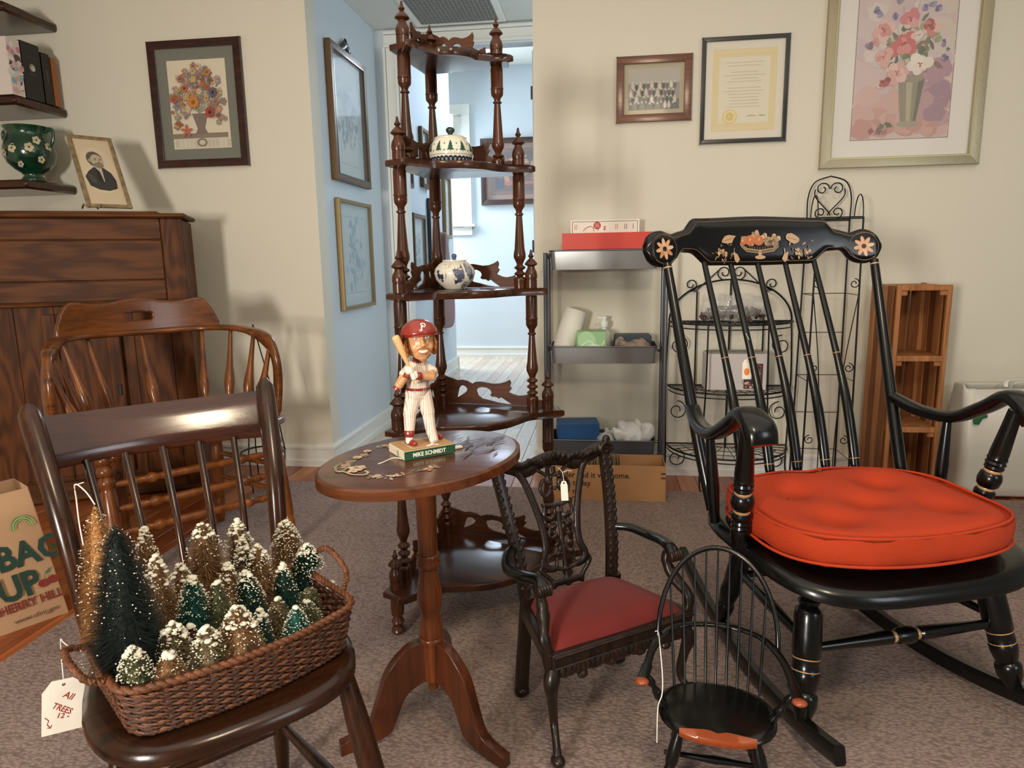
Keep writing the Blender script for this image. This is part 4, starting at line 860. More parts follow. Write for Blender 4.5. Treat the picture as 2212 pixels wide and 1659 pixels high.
# orange wear on the front of the seat: two shallow lobes
P_ = [( -.070+.14*k/20, .006-.094*(1-abs((-.070+.14*k/20)/.112)**2.4)**(1/2.4)) for k in range(21)]
mb = MB(); vs = []; fs = []
for k, (x, y) in enumerate(P_):
    q = 1-abs(k/10-1)**2; inn = .022*q*(1-.35*math.exp(-((k-10)/1.6)**2)); vs += [(x, y+.003+inn, Z3+.0012-.001), (x, y+.001, Z3-.003+.0006), (x, y-.0012, Z3-.008), (x, y+.002, Z3-.017)]
for k in range(20):
    for j in range(3): a = k*4+j; fs.append((a, a+4, a+5, a+1))
MB().add(vs, fs).build('worn_patch', worn, dc, 60)
bpy.context.view_layer.update()
q0 = mvloc(dc, (-.124, .10, .270)); s0 = at(1422, 1366, Y=q0.y-.01)
o = tag(MB().sweep(spline([s0+V((-.006, 0, .002)), s0, at(1426, 1400, Y=1.28), at(1431, 1460, Y=1.25), at(1430, 1500, Y=1.235), at(1421, 1530, Y=1.23), at(1419, 1604, Y=1.225)], 6), .0022, .0022, 6).build('loose_string', M['string']), 'white string dangling from the back bow of the doll chair', 'string')
# ------------------------------------------------------------------ foreground side chair
sd = thing('side_chair', 'dark stained plank seat side chair with one broad glossy top rail, carrying the basket', 'chair', (-.592, .929, 0), .761)
ZF = .437
mb = MB().slab(oval_out(.198, .215, .045, 3.0), ZF-.036, ZF, .012); mb.v = [(x*(1-.18*max(0, y)/.26), y, z) for x, y, z in mb.v]; mb.build('seat', M['mahog'], sd, 60)
for s in (-1, 1):
    a, m_, b = V((s*.162, .225, ZF-.01)), V((s*.180, .275, .63)), V((s*.206, .388, .823)); P_ = spline([a, m_, b], 8); n = len(P_)
    rr = [lerp([(0, .028), (.5, .036), (.9, .038), (.97, .034), (1, .016)], i/(n-1)) for i in range(n)]
    MB().sweep(P_, rr, rr, 16, (0, 1, 0)).build('back_post', M['mahogz'], sd, 60)
    fl_ = [((s*.160, -.085, ZF-.03), (s*.205, -.215, .004)), ((s*.130, .185, ZF-.03), (s*.140, .245, .004))]
    for k, (p, q) in enumerate(fl_): MB().lathe(p, q, [(0, .014), (.2, .019), (.45, .021), (.62, .017), (.66, .020), (.70, .016), (.85, .014), (1, .011)], 16).build('leg', M['mahogz'], sd, 60)
    p, q = [V(a).lerp(V(b), .66) for a, b in fl_]; MB().lathe(p, q, [(0, .008), (.5, .013), (1, .008)], 12).build('stretcher', M['mahogz'], sd, 60)
MB().lathe((-.19, -.17, .15), (.19, -.17, .15), [(0, .008), (.5, .014), (1, .008)], 12).build('stretcher', M['mahogz'], sd, 60)
MB().lathe((-.135, .225, .13), (.135, .225, .13), [(0, .008), (.5, .012), (1, .008)], 12).build('stretcher', M['mahogz'], sd, 60)
pl = [(x, .372+.032*(1-(x/.2)**2)) for x in [-.200+.4*k/24 for k in range(25)]]
glz = wood('rail_mahogany', '#22100a', '#4a2416', .16, 'X', 8, .8, .45)
mb = MB(); vs = []; fs = []; nj = 7
for i, (x, y) in enumerate(pl):
    zt, zb = .798-.004*(1-(x/.2)**2), .706+.003*(1-(x/.2)**2)
    for j in range(nj): z = zb+(zt-zb)*j/(nj-1); e = sqrt(max(0, 1-(j/(nj-1)*2-1)**4)); vs.append((x, y-.010*e+(z-.75)*.5, z))
    for j in range(nj)[::-1]: z = zb+(zt-zb)*j/(nj-1); e = sqrt(max(0, 1-(j/(nj-1)*2-1)**4)); vs.append((x, y+.010*e+(z-.75)*.5, z))
W = 2*nj
for i in range(len(pl)-1):
    for k in range(W): k2 = (k+1) % W; fs.append((i*W+k, i*W+k2, (i+1)*W+k2, (i+1)*W+k))
mb.add(vs, fs).build('top_rail', glz, sd, 50)
for k in range(5):
    u = -1+2*(k+1)/6; a = V((u*.155, .235+.012*(1-u*u), ZF-.005)); b = V((u*.195, .352+.030*(1-u*u), .712)); MB().sweep(spline([a, a.lerp(b, .5)+V((0, -.020, 0)), b], 6), .0135, .0135, 10, (0, 1, 0)).build('spindle', M['mahogz'], sd, 60)
# ------------------------------------------------------------------ basket
BO = V((-.616, .73, 0)); be = V((.624, .781, 0)).normalized(); bn = V((-be.y, be.x, 0)); BZ = ZF+.004
bk = thing('wicker_basket', 'long brown woven basket with rope rim, full of small bottle brush trees', 'basket', (BO.x, BO.y, BZ), atan2(be.y, be.x))
wick = mat('seagrass', '#40210f', .6, bump=.6, bscale=220, var=.35, vscale=40); wick2 = mat('seagrass_light', '#63371b', .55, bump=.5, bscale=220, var=.3, vscale=40)
BL, BW_, BH_ = .348, .205, .076
def brect(z, n=140):     # plan of the wall at height z, corners rounded, leaning outwards
    k = .014*(1-z/BH_); x0, x1, y0, y1 = k, BL-k, k, BW_-k; r = .028; P_ = []
    segs = [((x0+r, y0), (x1-r, y0)), ('c', x1-r, y0+r, -pi/2), ((x1, y0+r), (x1, y1-r)), ('c', x1-r, y1-r, 0), ((x1-r, y1), (x0+r, y1)), ('c', x0+r, y1-r, pi/2), ((x0, y1-r), (x0, y0+r)), ('c', x0+r, y0+r, pi)]
    for sg in segs:
        if sg[0] == 'c':
            for i in range(6): a = sg[3]+pi/2*i/6; P_.append((sg[1]+r*cos(a), sg[2]+r*sin(a)))
        else:
            (a, b), (c, d) = sg; m = max(2, int(sqrt((c-a)**2+(d-b)**2)/.0055))
            for i in range(m): P_.append((a+(c-a)*i/m, b+(d-b)*i/m))
    return [(x, y+(bowf(x) if y > BW_/2 else -bowf(x))*min(1, abs(y-BW_/2)/(BW_*.38))) for x, y in P_]
def bowf(x): return .032*(1-((x-BL*.52)/(BL*.52))**2) if 0 < x < BL else 0
def dip(x): return .006*math.cos((x/BL*2-1)*pi/2)     # the rim sags a little between the ends
def ropepath(path, R, r, turns, mb, close=True, seg=6, strands=2):
    n = len(path)
    for sgn in range(strands):
        pts = []
        for i, p in enumerate(path):
            p = V(p); t = (V(path[(i+1) % n])-V(path[i-1])) if close else (V(path[min(i+1, n-1)])-V(path[max(i-1, 0)])); t.normalize(); a = V((0, 0, 1)).cross(t)
            if a.length < .1: a = V((0, 1, 0)).cross(t)
            a.normalize(); b = t.cross(a); g = 2*pi*turns*i/n+2*pi*sgn/strands; pts.append(p+a*(R*cos(g))+b*(R*sin(g)))
        mb.sweep(pts, r*2, r*2, seg, (0, 0, 1), close=close)
    return mb
rows = 11
for half in range(2):
    mb = MB()
    for k in range(half, rows, 2):
        z = .004+k*(BH_-.010)/rows; pl_ = brect(z); n = len(pl_); pts = []
        for i, (x, y) in enumerate(pl_):
            a = pl_[i-1]; c = pl_[(i+1) % n]; d = V((c[0]-a[0], c[1]-a[1], 0)).normalized(); nn = V((d.y, -d.x, 0)); w_ = .0016*sin(i*pi/2.5+(pi if k % 2 else 0)); pts.append(V((x, y, z+.0006*sin(i*1.3)))+nn*w_)
        ropepath(pts, .0014, .0022, 34, mb, seg=5)
    mb.build('woven_wall', wick if half else wick2, bk, 60)['kind'] = 'stuff'
mb = MB(); pts = [(x, y, BH_-dip(x)*0) for x, y in brect(BH_)]; ropepath(pts, .0028, .0042, 46, mb, seg=7); mb.build('rope_rim', wick2, bk, 60)
mb = MB(); pts = [(x, y, .003) for x, y in brect(.003)]; ropepath(pts, .002, .003, 46, mb, seg=6); mb.build('rope_foot', wick, bk, 60)
MB().slab(brect(.002)[::4], .0015, .006, .002).build('bottom', wick, bk, 0)
for s, x in ((-1, -.002), (1, BL+.002)):
    hp_ = spline([(x, BW_*.22, BH_), (x+s*.012, BW_*.24, BH_+.028), (x+s*.012, BW_*.42, BH_+.050), (x+s*.012, BW_*.6, BH_+.050), (x+s*.012, BW_*.76, BH_+.028), (x, BW_*.78, BH_)], 9)
    if s < 0: hp_ = [V((p.x-(p.z-BH_)*.4, p.y, BH_+(p.z-BH_)*.35)) for p in hp_]
    mb = MB(); ropepath([tuple(p) for p in hp_], .0024, .0036, 16, mb, close=False, seg=7); mb.build('handle', wick2, bk, 60)
# ------------------------------------------------------------------ bottle brush trees
def brush_mats(name, c): return mat(name, c, .75, var=.3, vscale=60)
BM = {'tan': brush_mats('bristle_tan', '#b9874f'), 'dark': brush_mats('bristle_dark_green', '#16211c'), 'brown': brush_mats('bristle_brown', '#8a6641'), 'green': brush_mats('bristle_green', '#1d4034'), 'teal': brush_mats('bristle_teal', '#1f5a50'), 'olive': brush_mats('bristle_olive', '#5f6040'), 'dkbrown': brush_mats('bristle_dark_brown', '#4b3026'), 'gtan': brush_mats('bristle_grey_tan', '#7a6a4c')}
snow = mat('flock_snow', '#e2dcc8', .8, bump=.3, bscale=200)
wirem = mat('twisted_wire', '#6e6a60', .4, .7)
ncol = {'tan': 'golden tan', 'dark': 'very dark green', 'brown': 'brown', 'green': 'green', 'teal': 'teal green', 'olive': 'olive green', 'dkbrown': 'dark brown', 'gtan': 'greyish tan'}
def tree(px, py, v, hw, colk, sn, label, cap=.0, blunt=.12, basez=.006):
    d = fwd+RT*((px-1106)/FP)-UPV*((py-829.5)/FP); q = BO+bn*(BW_*v); t = (q.dot(bn))/(V((d.x, d.y, 0)).dot(bn)); tip = V((0, 0, CH))+d*t
    b = V((tip.x, tip.y, BZ+basez)); H = tip.z-b.z; dist = (tip-V((0, 0, CH))).length; R0 = hw/FP*dist*1.2
    loc = b-BO; u = loc.dot(be); u2 = min(max(u, R0*.45+.012), BL-R0*.45-.012); b += be*(u2-u)*.0
    tr_ = thing('bottle_brush_tree', label, 'christmas tree', b, 0, 'bottle brush trees in the basket')
    rnd = random.Random(int(px*7+py)); z0 = min(H*.16, .02)
    def rad(t): return R0*((1-t)**.62*(1-blunt)+blunt*(1-t**8)) * min(1, .72+t*3)
    n = int(1500+R0*H*430000); mb = MB(); vs = mb.v; fs = mb.f
    for i in range(n):
        t = 1-sqrt(rnd.random())*.98 if rnd.random() < .6 else rnd.random(); a = rnd.random()*2*pi; z = z0+(H-z0)*t; r = rad(t)*rnd.uniform(.82, 1.08); dr = rnd.uniform(-.004, .007); w_ = .00045
        ca_, sa_ = cos(a), sin(a); o = len(vs); r1 = r*.35
        vs += [(ca_*r1-sa_*w_*1.6, sa_*r1+ca_*w_*1.6, z-dr), (ca_*r1+sa_*w_*1.6, sa_*r1-ca_*w_*1.6, z-dr), (ca_*r+rnd.uniform(-.0015, .0015), sa_*r+rnd.uniform(-.0015, .0015), z+dr*.6)]; fs.append((o, o+1, o+2))
    # dense heart of the brush
    o = len(vs); sg = 12; nr = 8
    for i in range(nr+1):
        t = i/nr; r = rad(t)*.48
        for k in range(sg): a = 2*pi*k/sg; vs.append((r*cos(a), r*sin(a), z0+(H-z0)*t*.985))
    for i in range(nr):
        for k in range(sg): k2 = (k+1) % sg; fs.append((o+i*sg+k, o+i*sg+k2, o+(i+1)*sg+k2, o+(i+1)*sg+k))
    L2 = .007
    def inside(p):
        if p[2] > BH_+.012-basez: return p
        q = V((p[0]+b.x-BO.x, p[1]+b.y-BO.y, 0)); u_, v_ = q.dot(be), q.dot(bn); lo = .015; du = min(max(u_, lo), BL-lo)-u_; dv_ = min(max(v_, lo-bowf(u_)), BW_-lo+bowf(u_))-v_
        return (p[0]+be.x*du+bn.x*dv_, p[1]+be.y*du+bn.y*dv_, p[2])
    vs = [inside(p) for p in vs]
    me = bpy.data.meshes.new('bristles'); me.from_pydata(vs, [], fs); me.materials.append(BM[colk]); bo = bpy.data.objects.new('bristles', me); col.objects.link(bo); bo.parent = tr_; bo['kind'] = 'stuff'
    mb = MB()
    m = int(sn*(110+R0*H*20000))
    for i in range(m):
        t = rnd.random() if rnd.random() > .5 else rnd.random()*.4+.55; a = rnd.random()*2*pi; r = rad(t)*rnd.uniform(.93, 1.06); s = rnd.uniform(.0007, .0015)*(1+cap*.7*max(0, t-.6)*3)
        c = V(inside((r*cos(a), r*sin(a), z0+(H-z0)*t))); vv = [c+V(p)*s*rnd.uniform(.8, 1.25) for p in ((1, 0, 0), (-1, 0, 0), (0, 1, 0), (0, -1, 0), (0, 0, .8), (0, 0, -.8))]
        mb.add(vv, [(0, 2, 4), (2, 1, 4), (1, 3, 4), (3, 0, 4), (2, 0, 5), (1, 2, 5), (3, 1, 5), (0, 3, 5)])
    if cap:
        for i in range(int(6+18*cap)):
            t = 1-rnd.random()**1.3*.26*cap; a = rnd.random()*2*pi; r = rad(t)*rnd.uniform(.6, 1.0); s = rnd.uniform(.0022, .0042)*min(1.0, R0/.022+.3)
            mb.ball((r*cos(a), r*sin(a), z0+(H-z0)*t), (s*1.3, s*1.3, s*.75), 7, 5)
    if m: so = mb.build('snow_flecks', snow, tr_, 60); so['kind'] = 'stuff'
    MB().lathe((0, 0, -.002), (0, 0, H+.002), [(0, .0016), (.97, .0012), (1, .0008)], 6).build('wire_stem', wirem, tr_, 60)
    return tr_, b, H, R0
T_ = [
 (204, 1094, .74, 50, 'tan', .6, 'tallest golden tan brush tree at the back left end of the basket', 0, .28),
 (247, 1136, .36, 76, 'dark', .55, 'large very dark green brush tree in front of the tallest tan one', .0, .22),
 (310, 1140, .92, 40, 'brown', .9, 'slim brown brush tree with snowy tip just behind the large dark green tree', .7, .1),
 (335, 1200, .68, 40, 'brown', .8, 'brown brush tree with a thick snow cap beside the large dark green tree', 1.0, .2),
 (388, 1217, .80, 30, 'brown', .4, 'small brown brush tree with flat white cap, third row behind the teal green tree', 1.0, .35),
 (436, 1129, .90, 58, 'brown', .5, 'broad plain brown brush tree with snowy top, centre of the back row', .7, .14),
 (511, 1122, .93, 38, 'brown', 1.2, 'blunt brown brush tree with heavy snow cap, back row behind the slender white one', 1.0, .3),
 (522, 1160, .80, 30, 'gtan', 2.0, 'slender brush tree almost white with snow, in front of the blunt back row tree', 1.0, .12),
 (555, 1177, .72, 44, 'brown', 1.2, 'brown brush tree with snow cone tip, left of the tall right hand back tree', .9, .1),
 (616, 1122, .92, 46, 'brown', 1.8, 'tall brown brush tree thick with snow, right end of the back row', .8, .14),
 (662, 1175, .74, 46, 'green', 2.0, 'green brush tree dense with snow near the right handle', .7, .14),
 (491, 1215, .60, 32, 'brown', .9, 'small brown brush tree with a white tip in the middle of the basket', .9, .16),
 (412, 1243, .50, 42, 'teal', 1.6, 'deep teal green brush tree with snow in the middle left', .3, .14),
 (467, 1254, .45, 36, 'olive', .5, 'plain olive green brush tree right of the deep teal tree', .2, .16),
 (530, 1234, .55, 42, 'green', 1.8, 'dark green brush tree with large snow flecks at the basket centre', .4, .12),
 (610, 1217, .60, 32, 'green', 1.0, 'thin green brush tree with a white stub tip between brown and snowy green trees', .5, .05),
 (717, 1257, .60, 30, 'dkbrown', 1.0, 'dark brown snow flecked brush tree at the far right end', .8, .16),
 (667, 1270, .50, 34, 'olive', .4, 'pale olive brush tree without snow cap, near the right end', 0, .25),
 (662, 1297, .22, 34, 'olive', .8, 'second olive brush tree, leaning on the front right rim', .2, .2),
 (599, 1292, .30, 28, 'gtan', .5, 'small greyish tan brush tree behind the one with the orange sticker', .1, .3),
 (559, 1316, .20, 27, 'green', 1.0, 'tiny green brush tree with a snowy tip right of the big front brown tree', .8, .08),
 (638, 1311, .0, 36, 'teal', 1.5, 'teal brush tree with the orange price sticker at the front rim', .1, .12),
 (511, 1309, .0, 56, 'brown', 1.3, 'biggest brown brush tree of the front row with snow ringed top', 1.0, .12),
 (445, 1353, .0, 46, 'gtan', 1.1, 'tan brush tree with lumpy snow cap in the front row', 1.0, .14),
 (372, 1344, .20, 42, 'gtan', 1.3, 'greyish brush tree with cream cap, second row left of the lumpy capped one', .9, .22),
 (410, 1349, .30, 24, 'dkbrown', .7, 'little dark brown brush tree peeping out between two front row trees', .2, .2),
 (362, 1408, -.01, 45, 'brown', .7, 'low spreading brown brush tree at the front rim, second from the left', .3, .12),
 (285, 1395, .06, 38, 'olive', 2.2, 'cream and green brush tree at the front left corner', .6, .25)]
info = {}
for a in T_: info[(a[0], a[1])] = tree(*a)
# price sticker on the teal tree
tr_, b, H, R0 = info[(638, 1311)]
c0 = at(596, 1402, Y=b.y-.018)-b; fdir = (V((0, 0, CH))-(b+c0)).normalized(); xx = V((0, 0, 1)).cross(fdir).normalized(); yy = fdir.cross(xx)
Rm = Matrix((xx, yy, fdir)).transposed().to_4x4(); Rm.translation = c0
mb = MB().lathe((0, 0, 0), (0, 0, .0008), [(0, .0105), (1, .0105)], 24).xf(Rm); so = mb.build('price_sticker', mat('sticker_orange', '#e8893c', .6), tr_, 0)
P = Paint(lambda x, y, l: tuple(Rm @ V((x, y, .001+l))), 2e-5); P.text('50', .0065, .0045, .0095, '#2a1c14', .0002, pi); P.text('c', -.0035, .0035, .006, '#2a1c14', .0002, pi); P.build('sticker_print', tr_)
# tags with their strings
bpy.context.view_layer.update()
hd = at(131, 1382, Y=.90); tp = at(138, 1476, Y=.86)
def wr(P):
    P.text('All', -.002, .058, .014, '#9c2f22', .0002, -.62); P.text('TREES', -.016, .044, .0125, '#9c2f22', .0002, -.62, .9); P.text('12 -', -.010, .026, .011, '#9c2f22', .0002, -.3)
    P.line([(-.024, .030), (-.019, .024), (-.021, .018), (-.017, .012)], .0012, '#9c2f22'); P.line([(-.021, .013), (-.017, .011), (-.015, .016)], .0012, '#9c2f22')
dv = (V((0, 0, CH))-tp); dv.z = 0
t = price_tag('large white tag reading All TREES hanging from the left basket handle', hd, [hd+V((.02, .0, -.018)), hd+V((.004, 0, -.004)), hd, hd+V((-.003, 0, -.03)), tp], 0, .056, .086, -.12, face=(dv.x, dv.y, 0), writing=wr)
s1 = at(190, 1180, Y=1.02)
o = tag(MB().sweep(spline([at(205, 1090, Y=.96), at(185, 1062, Y=.97), at(162, 1046, Y=.98), at(165, 1080, Y=.98), at(171, 1130, Y=.97), at(180, 1178, Y=.95)], 6), .0022, .0016, 6).sweep([at(162, 1048, Y=.98), at(181, 1042, Y=.98)], .002, .0016, 6).build('loop_string', M['string']), 'white string loop tied round the tip of the tallest tan brush tree', 'string')
# ------------------------------------------------------------------ captain's chair
cp_ = thing('captains_chair', 'glossy brown bow arm captain chair with a hand slot, before the oak cabinet', 'chair', (-1.582, 2.329, 0), .863)
ZP = .481
mb = MB().slab(oval_out(.385, .27, .02, 3.2), ZP-.035, ZP, .012); mb.v = [(x*(1-.25*max(0, y)/.29), y, z) for x, y, z in mb.v]; mb.build('seat', M['maple'], cp_, 60)
bowP = [(.384, .00, ZP-.01), (.392, -.015, .58), (.390, -.018, .68), (.378, .02, .755), (.345, .11, .795), (.295, .235, .805), (.20, .325, .803), (0, .368, .800)]
full = bowP+[(-x, y, z) for x, y, z in bowP[:-1][::-1]]; P_ = spline(full, 7); n = len(P_)
# flat bent bow: wide when seen from above along the back, wide from the side where it drops
vs = []; fs = []
for i, p in enumerate(P_):
    t = (P_[min(i+1, n-1)]-P_[max(i-1, 0)]).normalized(); out = V((p.x, p.y-.05, 0)).normalized(); a = (out-t*out.dot(t)).normalized(); b = t.cross(a)
    wv = .024; hv = .048
    if i < 14 or i > n-15: wv, hv = .022, .048
    aw, bh = (hv, wv) if abs(t.z) < .35 else (hv*.55+.0, hv)
    q = min(1, max(0, (abs(t.z)-.2)/.5)); aw = .056+(.030-.056)*q; bh = .024+(.066-.024)*q
    for k in range(10):
        g = 2*pi*(k+.5)/10; e = 2/3.4; vs.append(p+a*(aw/2*math.copysign(abs(cos(g))**e, cos(g)))+b*(bh/2*math.copysign(abs(sin(g))**e, sin(g))))
for i in range(n-1):
    for k in range(10): k2 = (k+1) % 10; fs.append((i*10+k, i*10+k2, (i+1)*10+k2, (i+1)*10+k))
fs.append(tuple(range(10))[::-1]); fs.append(tuple((n-1)*10+k for k in range(10)))
MB().add(vs, fs).build('arm_bow', M['maple'], cp_, 60)
def cpl(x): return (x, .372-.50*x*x*.95)
def seg(x0, x1, zt, zb, n=12):
    xs = [x0+(x1-x0)*i/n for i in range(n+1)]; m0 = min(zb(x) for x in xs)-.80; return MB().board([(x, cpl(x)[1]+.12*m0) for x in xs], [zt(x) for x in xs], [zb(x) for x in xs], .024, .12)
def ct_(x): a = abs(x)/.305; return .812+.128*(1-max(0, (a-.72)/.28)**2.4)*(1-.16*math.exp(-((a-.45)/.28)**2)) if a < 1 else .80
mb = MB()
for m_ in (seg(-.300, -.050, ct_, lambda x: .800), seg(.050, .300, ct_, lambda x: .800), seg(-.056, .056, ct_, lambda x: .878), seg(-.056, .056, lambda x: .848, lambda x: .800)): mb.add(m_.v, m_.f)
voxel(mb, .0042, 3).build('crest', M['maple'], cp_, 60)
MBu = [(0, .008), (.25, .010), (.45, .013), (.58, .019), (.68, .0215), (.78, .017), (.84, .012), (.9, .015), (1, .010)]
for k in range(9):
    i = int(lerp([(0, 20), (8, n-21)], k)); tp_ = P_[i]; u = -1+2*k/8; bt = V((tp_.x*.80, (tp_.y-.02)*.72+.0, ZP-.005)); MB().lathe(tp_-V((0, 0, .008)), bt, MBu, 12).build('spindle', M['maplez'], cp_, 60)
CL = [(0, .018), (.03, .024), (.06, .024), (.075, .017), (.09, .023), (.12, .027), (.145, .025), (.16, .018), (.175, .023), (.20, .027), (.225, .025), (.24, .019), (.27, .0235), (.45, .026), (.75, .022), (.78, .0195), (.79, .022), (.93, .019), (1, .016)]
for s in (-1, 1):
    f0, f1 = V((s*.288, -.178, ZP-.03)), V((s*.291, -.282, .0065)); r0, r1 = V((s*.19, .15, ZP-.03)), V((s*.178, .172, .004 if s > 0 else -.010)); MB().lathe(f0, f1, CL, 18).build('leg', M['maplez'], cp_, 60); MB().lathe(r0, r1, CL, 14).build('leg', M['maplez'], cp_, 60)
    for z in (.30, .20): u = (ZP-.03-z)/(ZP-.03); MB().lathe(f0.lerp(f1, u), r0.lerp(r1, u), [(0, .008), (.5, .013), (1, .008)], 12).build('stretcher', M['maplez'], cp_, 60)
for z in (.352, .272, .194):
    u = (ZP-.03-z)/(ZP-.03); a = V((-.288, -.178, ZP-.03)).lerp(V((-.291, -.282, 0)), u); b = V((-a.x, a.y, a.z))
    MB().lathe(a, b, [(0, .009), (.16, .013), (.2, .010), (.215, .016), (.235, .019), (.255, .016), (.27, .011), (.30, .0135), (.5, .0145), (.70, .0135), (.73, .011), (.745, .016), (.765, .019), (.785, .016), (.80, .010), (.84, .013), (1, .009)], 14).build('stretcher', M['maplez'], cp_, 60)
# small wire stand behind it
ws = thing('wire_stand', 'thin black wire stand with ring shelves, mostly hidden behind the captain chair', 'stand', (-1.62, 3.02, -.012))
for z, r in ((.19, .10), (.05, .09)): MB().sweep([(r*cos(a), r*sin(a), z) for a in [2*pi*k/28 for k in range(28)]], .009, .009, 6, close=True).build('ring', M['iron'], ws, 60)
for a in (.3, 2.4, 4.5): MB().sweep([(.09*cos(a), .09*sin(a), 0), (.10*cos(a), .10*sin(a), .2), (.10*cos(a)*.6, .10*sin(a)*.6, .5), (0, 0, .80)], .006, .006, 6, (0, 1, 0)).build('rod', M['iron'], ws, 60)
# ------------------------------------------------------------------ oak cabinet standing across the corner
cb = thing('oak_cabinet', 'tall quarter sawn oak fall front secretary cabinet standing across the left corner', 'cabinet', (-1.915, 3.0, -.012), radians(25))
oz = .012
def panel(name, x0, x1, z0, z1, y0, y1, m, bev=.003): return MB().box(((x0+x1)/2, (y0+y1)/2, (z0+z1)/2+oz), (x1-x0, y1-y0, z1-z0), None, bev).build(name, M[m], cb, 0)
W_ = 1.02; panel('carcass', -W_, 0, .04, 1.27, .018, .33, 'oakv'); panel('stile', -.088, .001, .02, 1.275, -.002, .018, 'oakv'); panel('stile', -W_, -W_+.088, .02, 1.275, -.002, .018, 'oakv')
panel('upper_rail', -W_+.09, -.09, 1.183, 1.275, .002, .018, 'oak'); panel('fall_front', -W_+.09, -.09, 1.003, 1.180, .006, .018, 'oak', .004); panel('lower_rail', -W_+.09, -.09, .912, 1.0, .002, .018, 'oak'); panel('plinth', -W_, 0, .0, .09, .0, .02, 'oak')
o = panel('waist_moulding', -W_-.01, .008, .893, .908, -.014, .02, 'oak', .006)
for k in range(5): panel('back_board', -.09-.155*(k+1)+.002, -.09-.155*k-.002, .10, .892, .013, .018, 'oakv', .001)
dr = panel('door', -.60, -.30, .12, .86, -.010, .008, 'oakv', .004)
for (x0, x1, z0, z1) in ((-.60, -.545, .12, .86), (-.355, -.30, .12, .86), (-.545, -.355, .12, .19), (-.545, -.355, .79, .86)):
    o = MB().box(((x0+x1)/2, -.014, (z0+z1)/2+oz), (x1-x0, .010, z1-z0), None, .003).build('door_frame', M['oakv'], dr, 0)
MB().box((-.32, -.022, .52), (.012, .008, .05), None, .002).build('latch', M['iron'], dr, 0)
mb = MB().box((-W_/2+.004, .15, 1.286+oz), (W_+.036, .36, .020), None, .007); mb.build('top', M['oak'], cb, 0); MB().box((-W_/2-.05, .17, 1.301+oz), (W_-.10, .30, .012), None, .004).build('top_ledge', M['oak'], cb, 0)
# ------------------------------------------------------------------ floating shelves, books, pot and portrait
for z, nm in ((2.255, 'uppermost dark wooden wall shelf, its end showing at the top left'), (1.845, 'dark wooden wall shelf carrying the books'), (1.462, 'lowest dark wooden wall shelf, under the green pot')):
    tag(MB().box((-3.10, YB-.165, z), (.70, .328, .044), None, .010).build('wall_shelf', M['walnutx'], None, 40), nm, 'shelf', 'floating wall shelves')
SZ = 1.868
def book(loc, d, cm, label, pages='#cfc3a8', extra=None):
    t = thing('book', label, 'book', (loc[0], loc[1], SZ), 0, 'books on the wall shelf'); x, y, z = d
    c = mat('cover_'+label.split()[0], cm, .45)
    MB().box((0, -y/2+.0015, z/2), (x, .003, z), None, .001).build('cover', c, t, 0); MB().box((0, y/2-.0015, z/2), (x, .003, z), None, .001).build('cover', c, t, 0)
    MB().box((x/2-.001, 0, z/2), (.003, y, z), None, .001).build('spine', c, t, 0); MB().box((-.004, 0, z/2), (x-.014, y-.006, z-.008)).build('pages', mat('pages_'+label.split()[0], pages, .8), t, 0)
    if extra: P = Paint(lambda a, b_, l: (x/2+.001+l, a, b_), 3e-5); extra(P); P.build('spine_print', t)
    return t
book((-2.84, 3.365), (.17, .030, .232), '#9a5a2a', 'orange brown book at the right end of the shelf')
book((-2.84, 3.315), (.17, .050, .240), '#15110f', 'black book with worn lettering beside the orange brown one', extra=lambda P: [P.rect(-.004, .10+.008*k, .006, .104+.008*k, '#6a5a48') for k in range(8)])
book((-2.84, 3.225), (.17, .110, .262), '#12100f', 'dark thick book with a pale moon emblem', extra=lambda P: (P.oval(.0, .15, .018, .018, '#8d8678'), P.oval(.004, .146, .013, .013, '#c2bcae'), P.rect(-.02, .118, .02, .122, '#5c5348'), P.line([(-.03, .19), (.0, .20), (.03, .19)], .004, '#4c443a')))
def pk(P):
    for k in range(40): P.oval(random.uniform(-.035, .035), random.uniform(.02, .24), random.uniform(.006, .02), random.uniform(.005, .016), random.choice(['#c98a92', '#e2ddd6', '#8fb0b8', '#d8a9ae', '#5a4a48']), random.uniform(0, 3), 7, .3)
book((-2.84, 3.125), (.17, .075, .255), '#d8cdc4', 'pale book with a pink flower spine', extra=pk)
pt = thing('green_pot', 'green glazed two handled jardiniere with cream pansies, on the lowest wall shelf', 'pot', (-2.835, 3.235, 1.4845))
MB().lathe((0, 0, 0), (0, 0, 1), [(0, .050), (.010, .056), (.018, .050), (.032, .040), (.045, .048), (.06, .072), (.09, .102), (.125, .116), (.165, .115), (.195, .104), (.215, .094), (.235, .092), (.25, .100), (.262, .106), (.264, .100), (.24, .088)], 36).build('body', mat('majolica_green', '#123a26', .2, coat=.7, var=.5, vscale=14, bump=.5, bscale=40), pt, 70)
for s in (-1, 1): MB().sweep(spline([(s*.094, 0, .238), (s*.125, 0, .250), (s*.138, 0, .232), (s*.130, 0, .19), (s*.112, 0, .165)], 6), .018, .014, 10, (0, 1, 0)).build('handle', mat('majolica_handle', '#17402c', .2, coat=.6), pt, 60)
mb_ = [(-.5, .150, 1), (.15, .155, 1), (-.25, .075, .7), (.55, .10, .8), (.9, .165, .9), (.45, .19, .9), (-.9, .13, .8)]
P = Paint(lambda x, y, l: ((.1180-abs(y-.14)*.16+l)*sin(x+.55), -(.1180-abs(y-.14)*.16+l)*cos(x+.55), y), 1e-4, True)
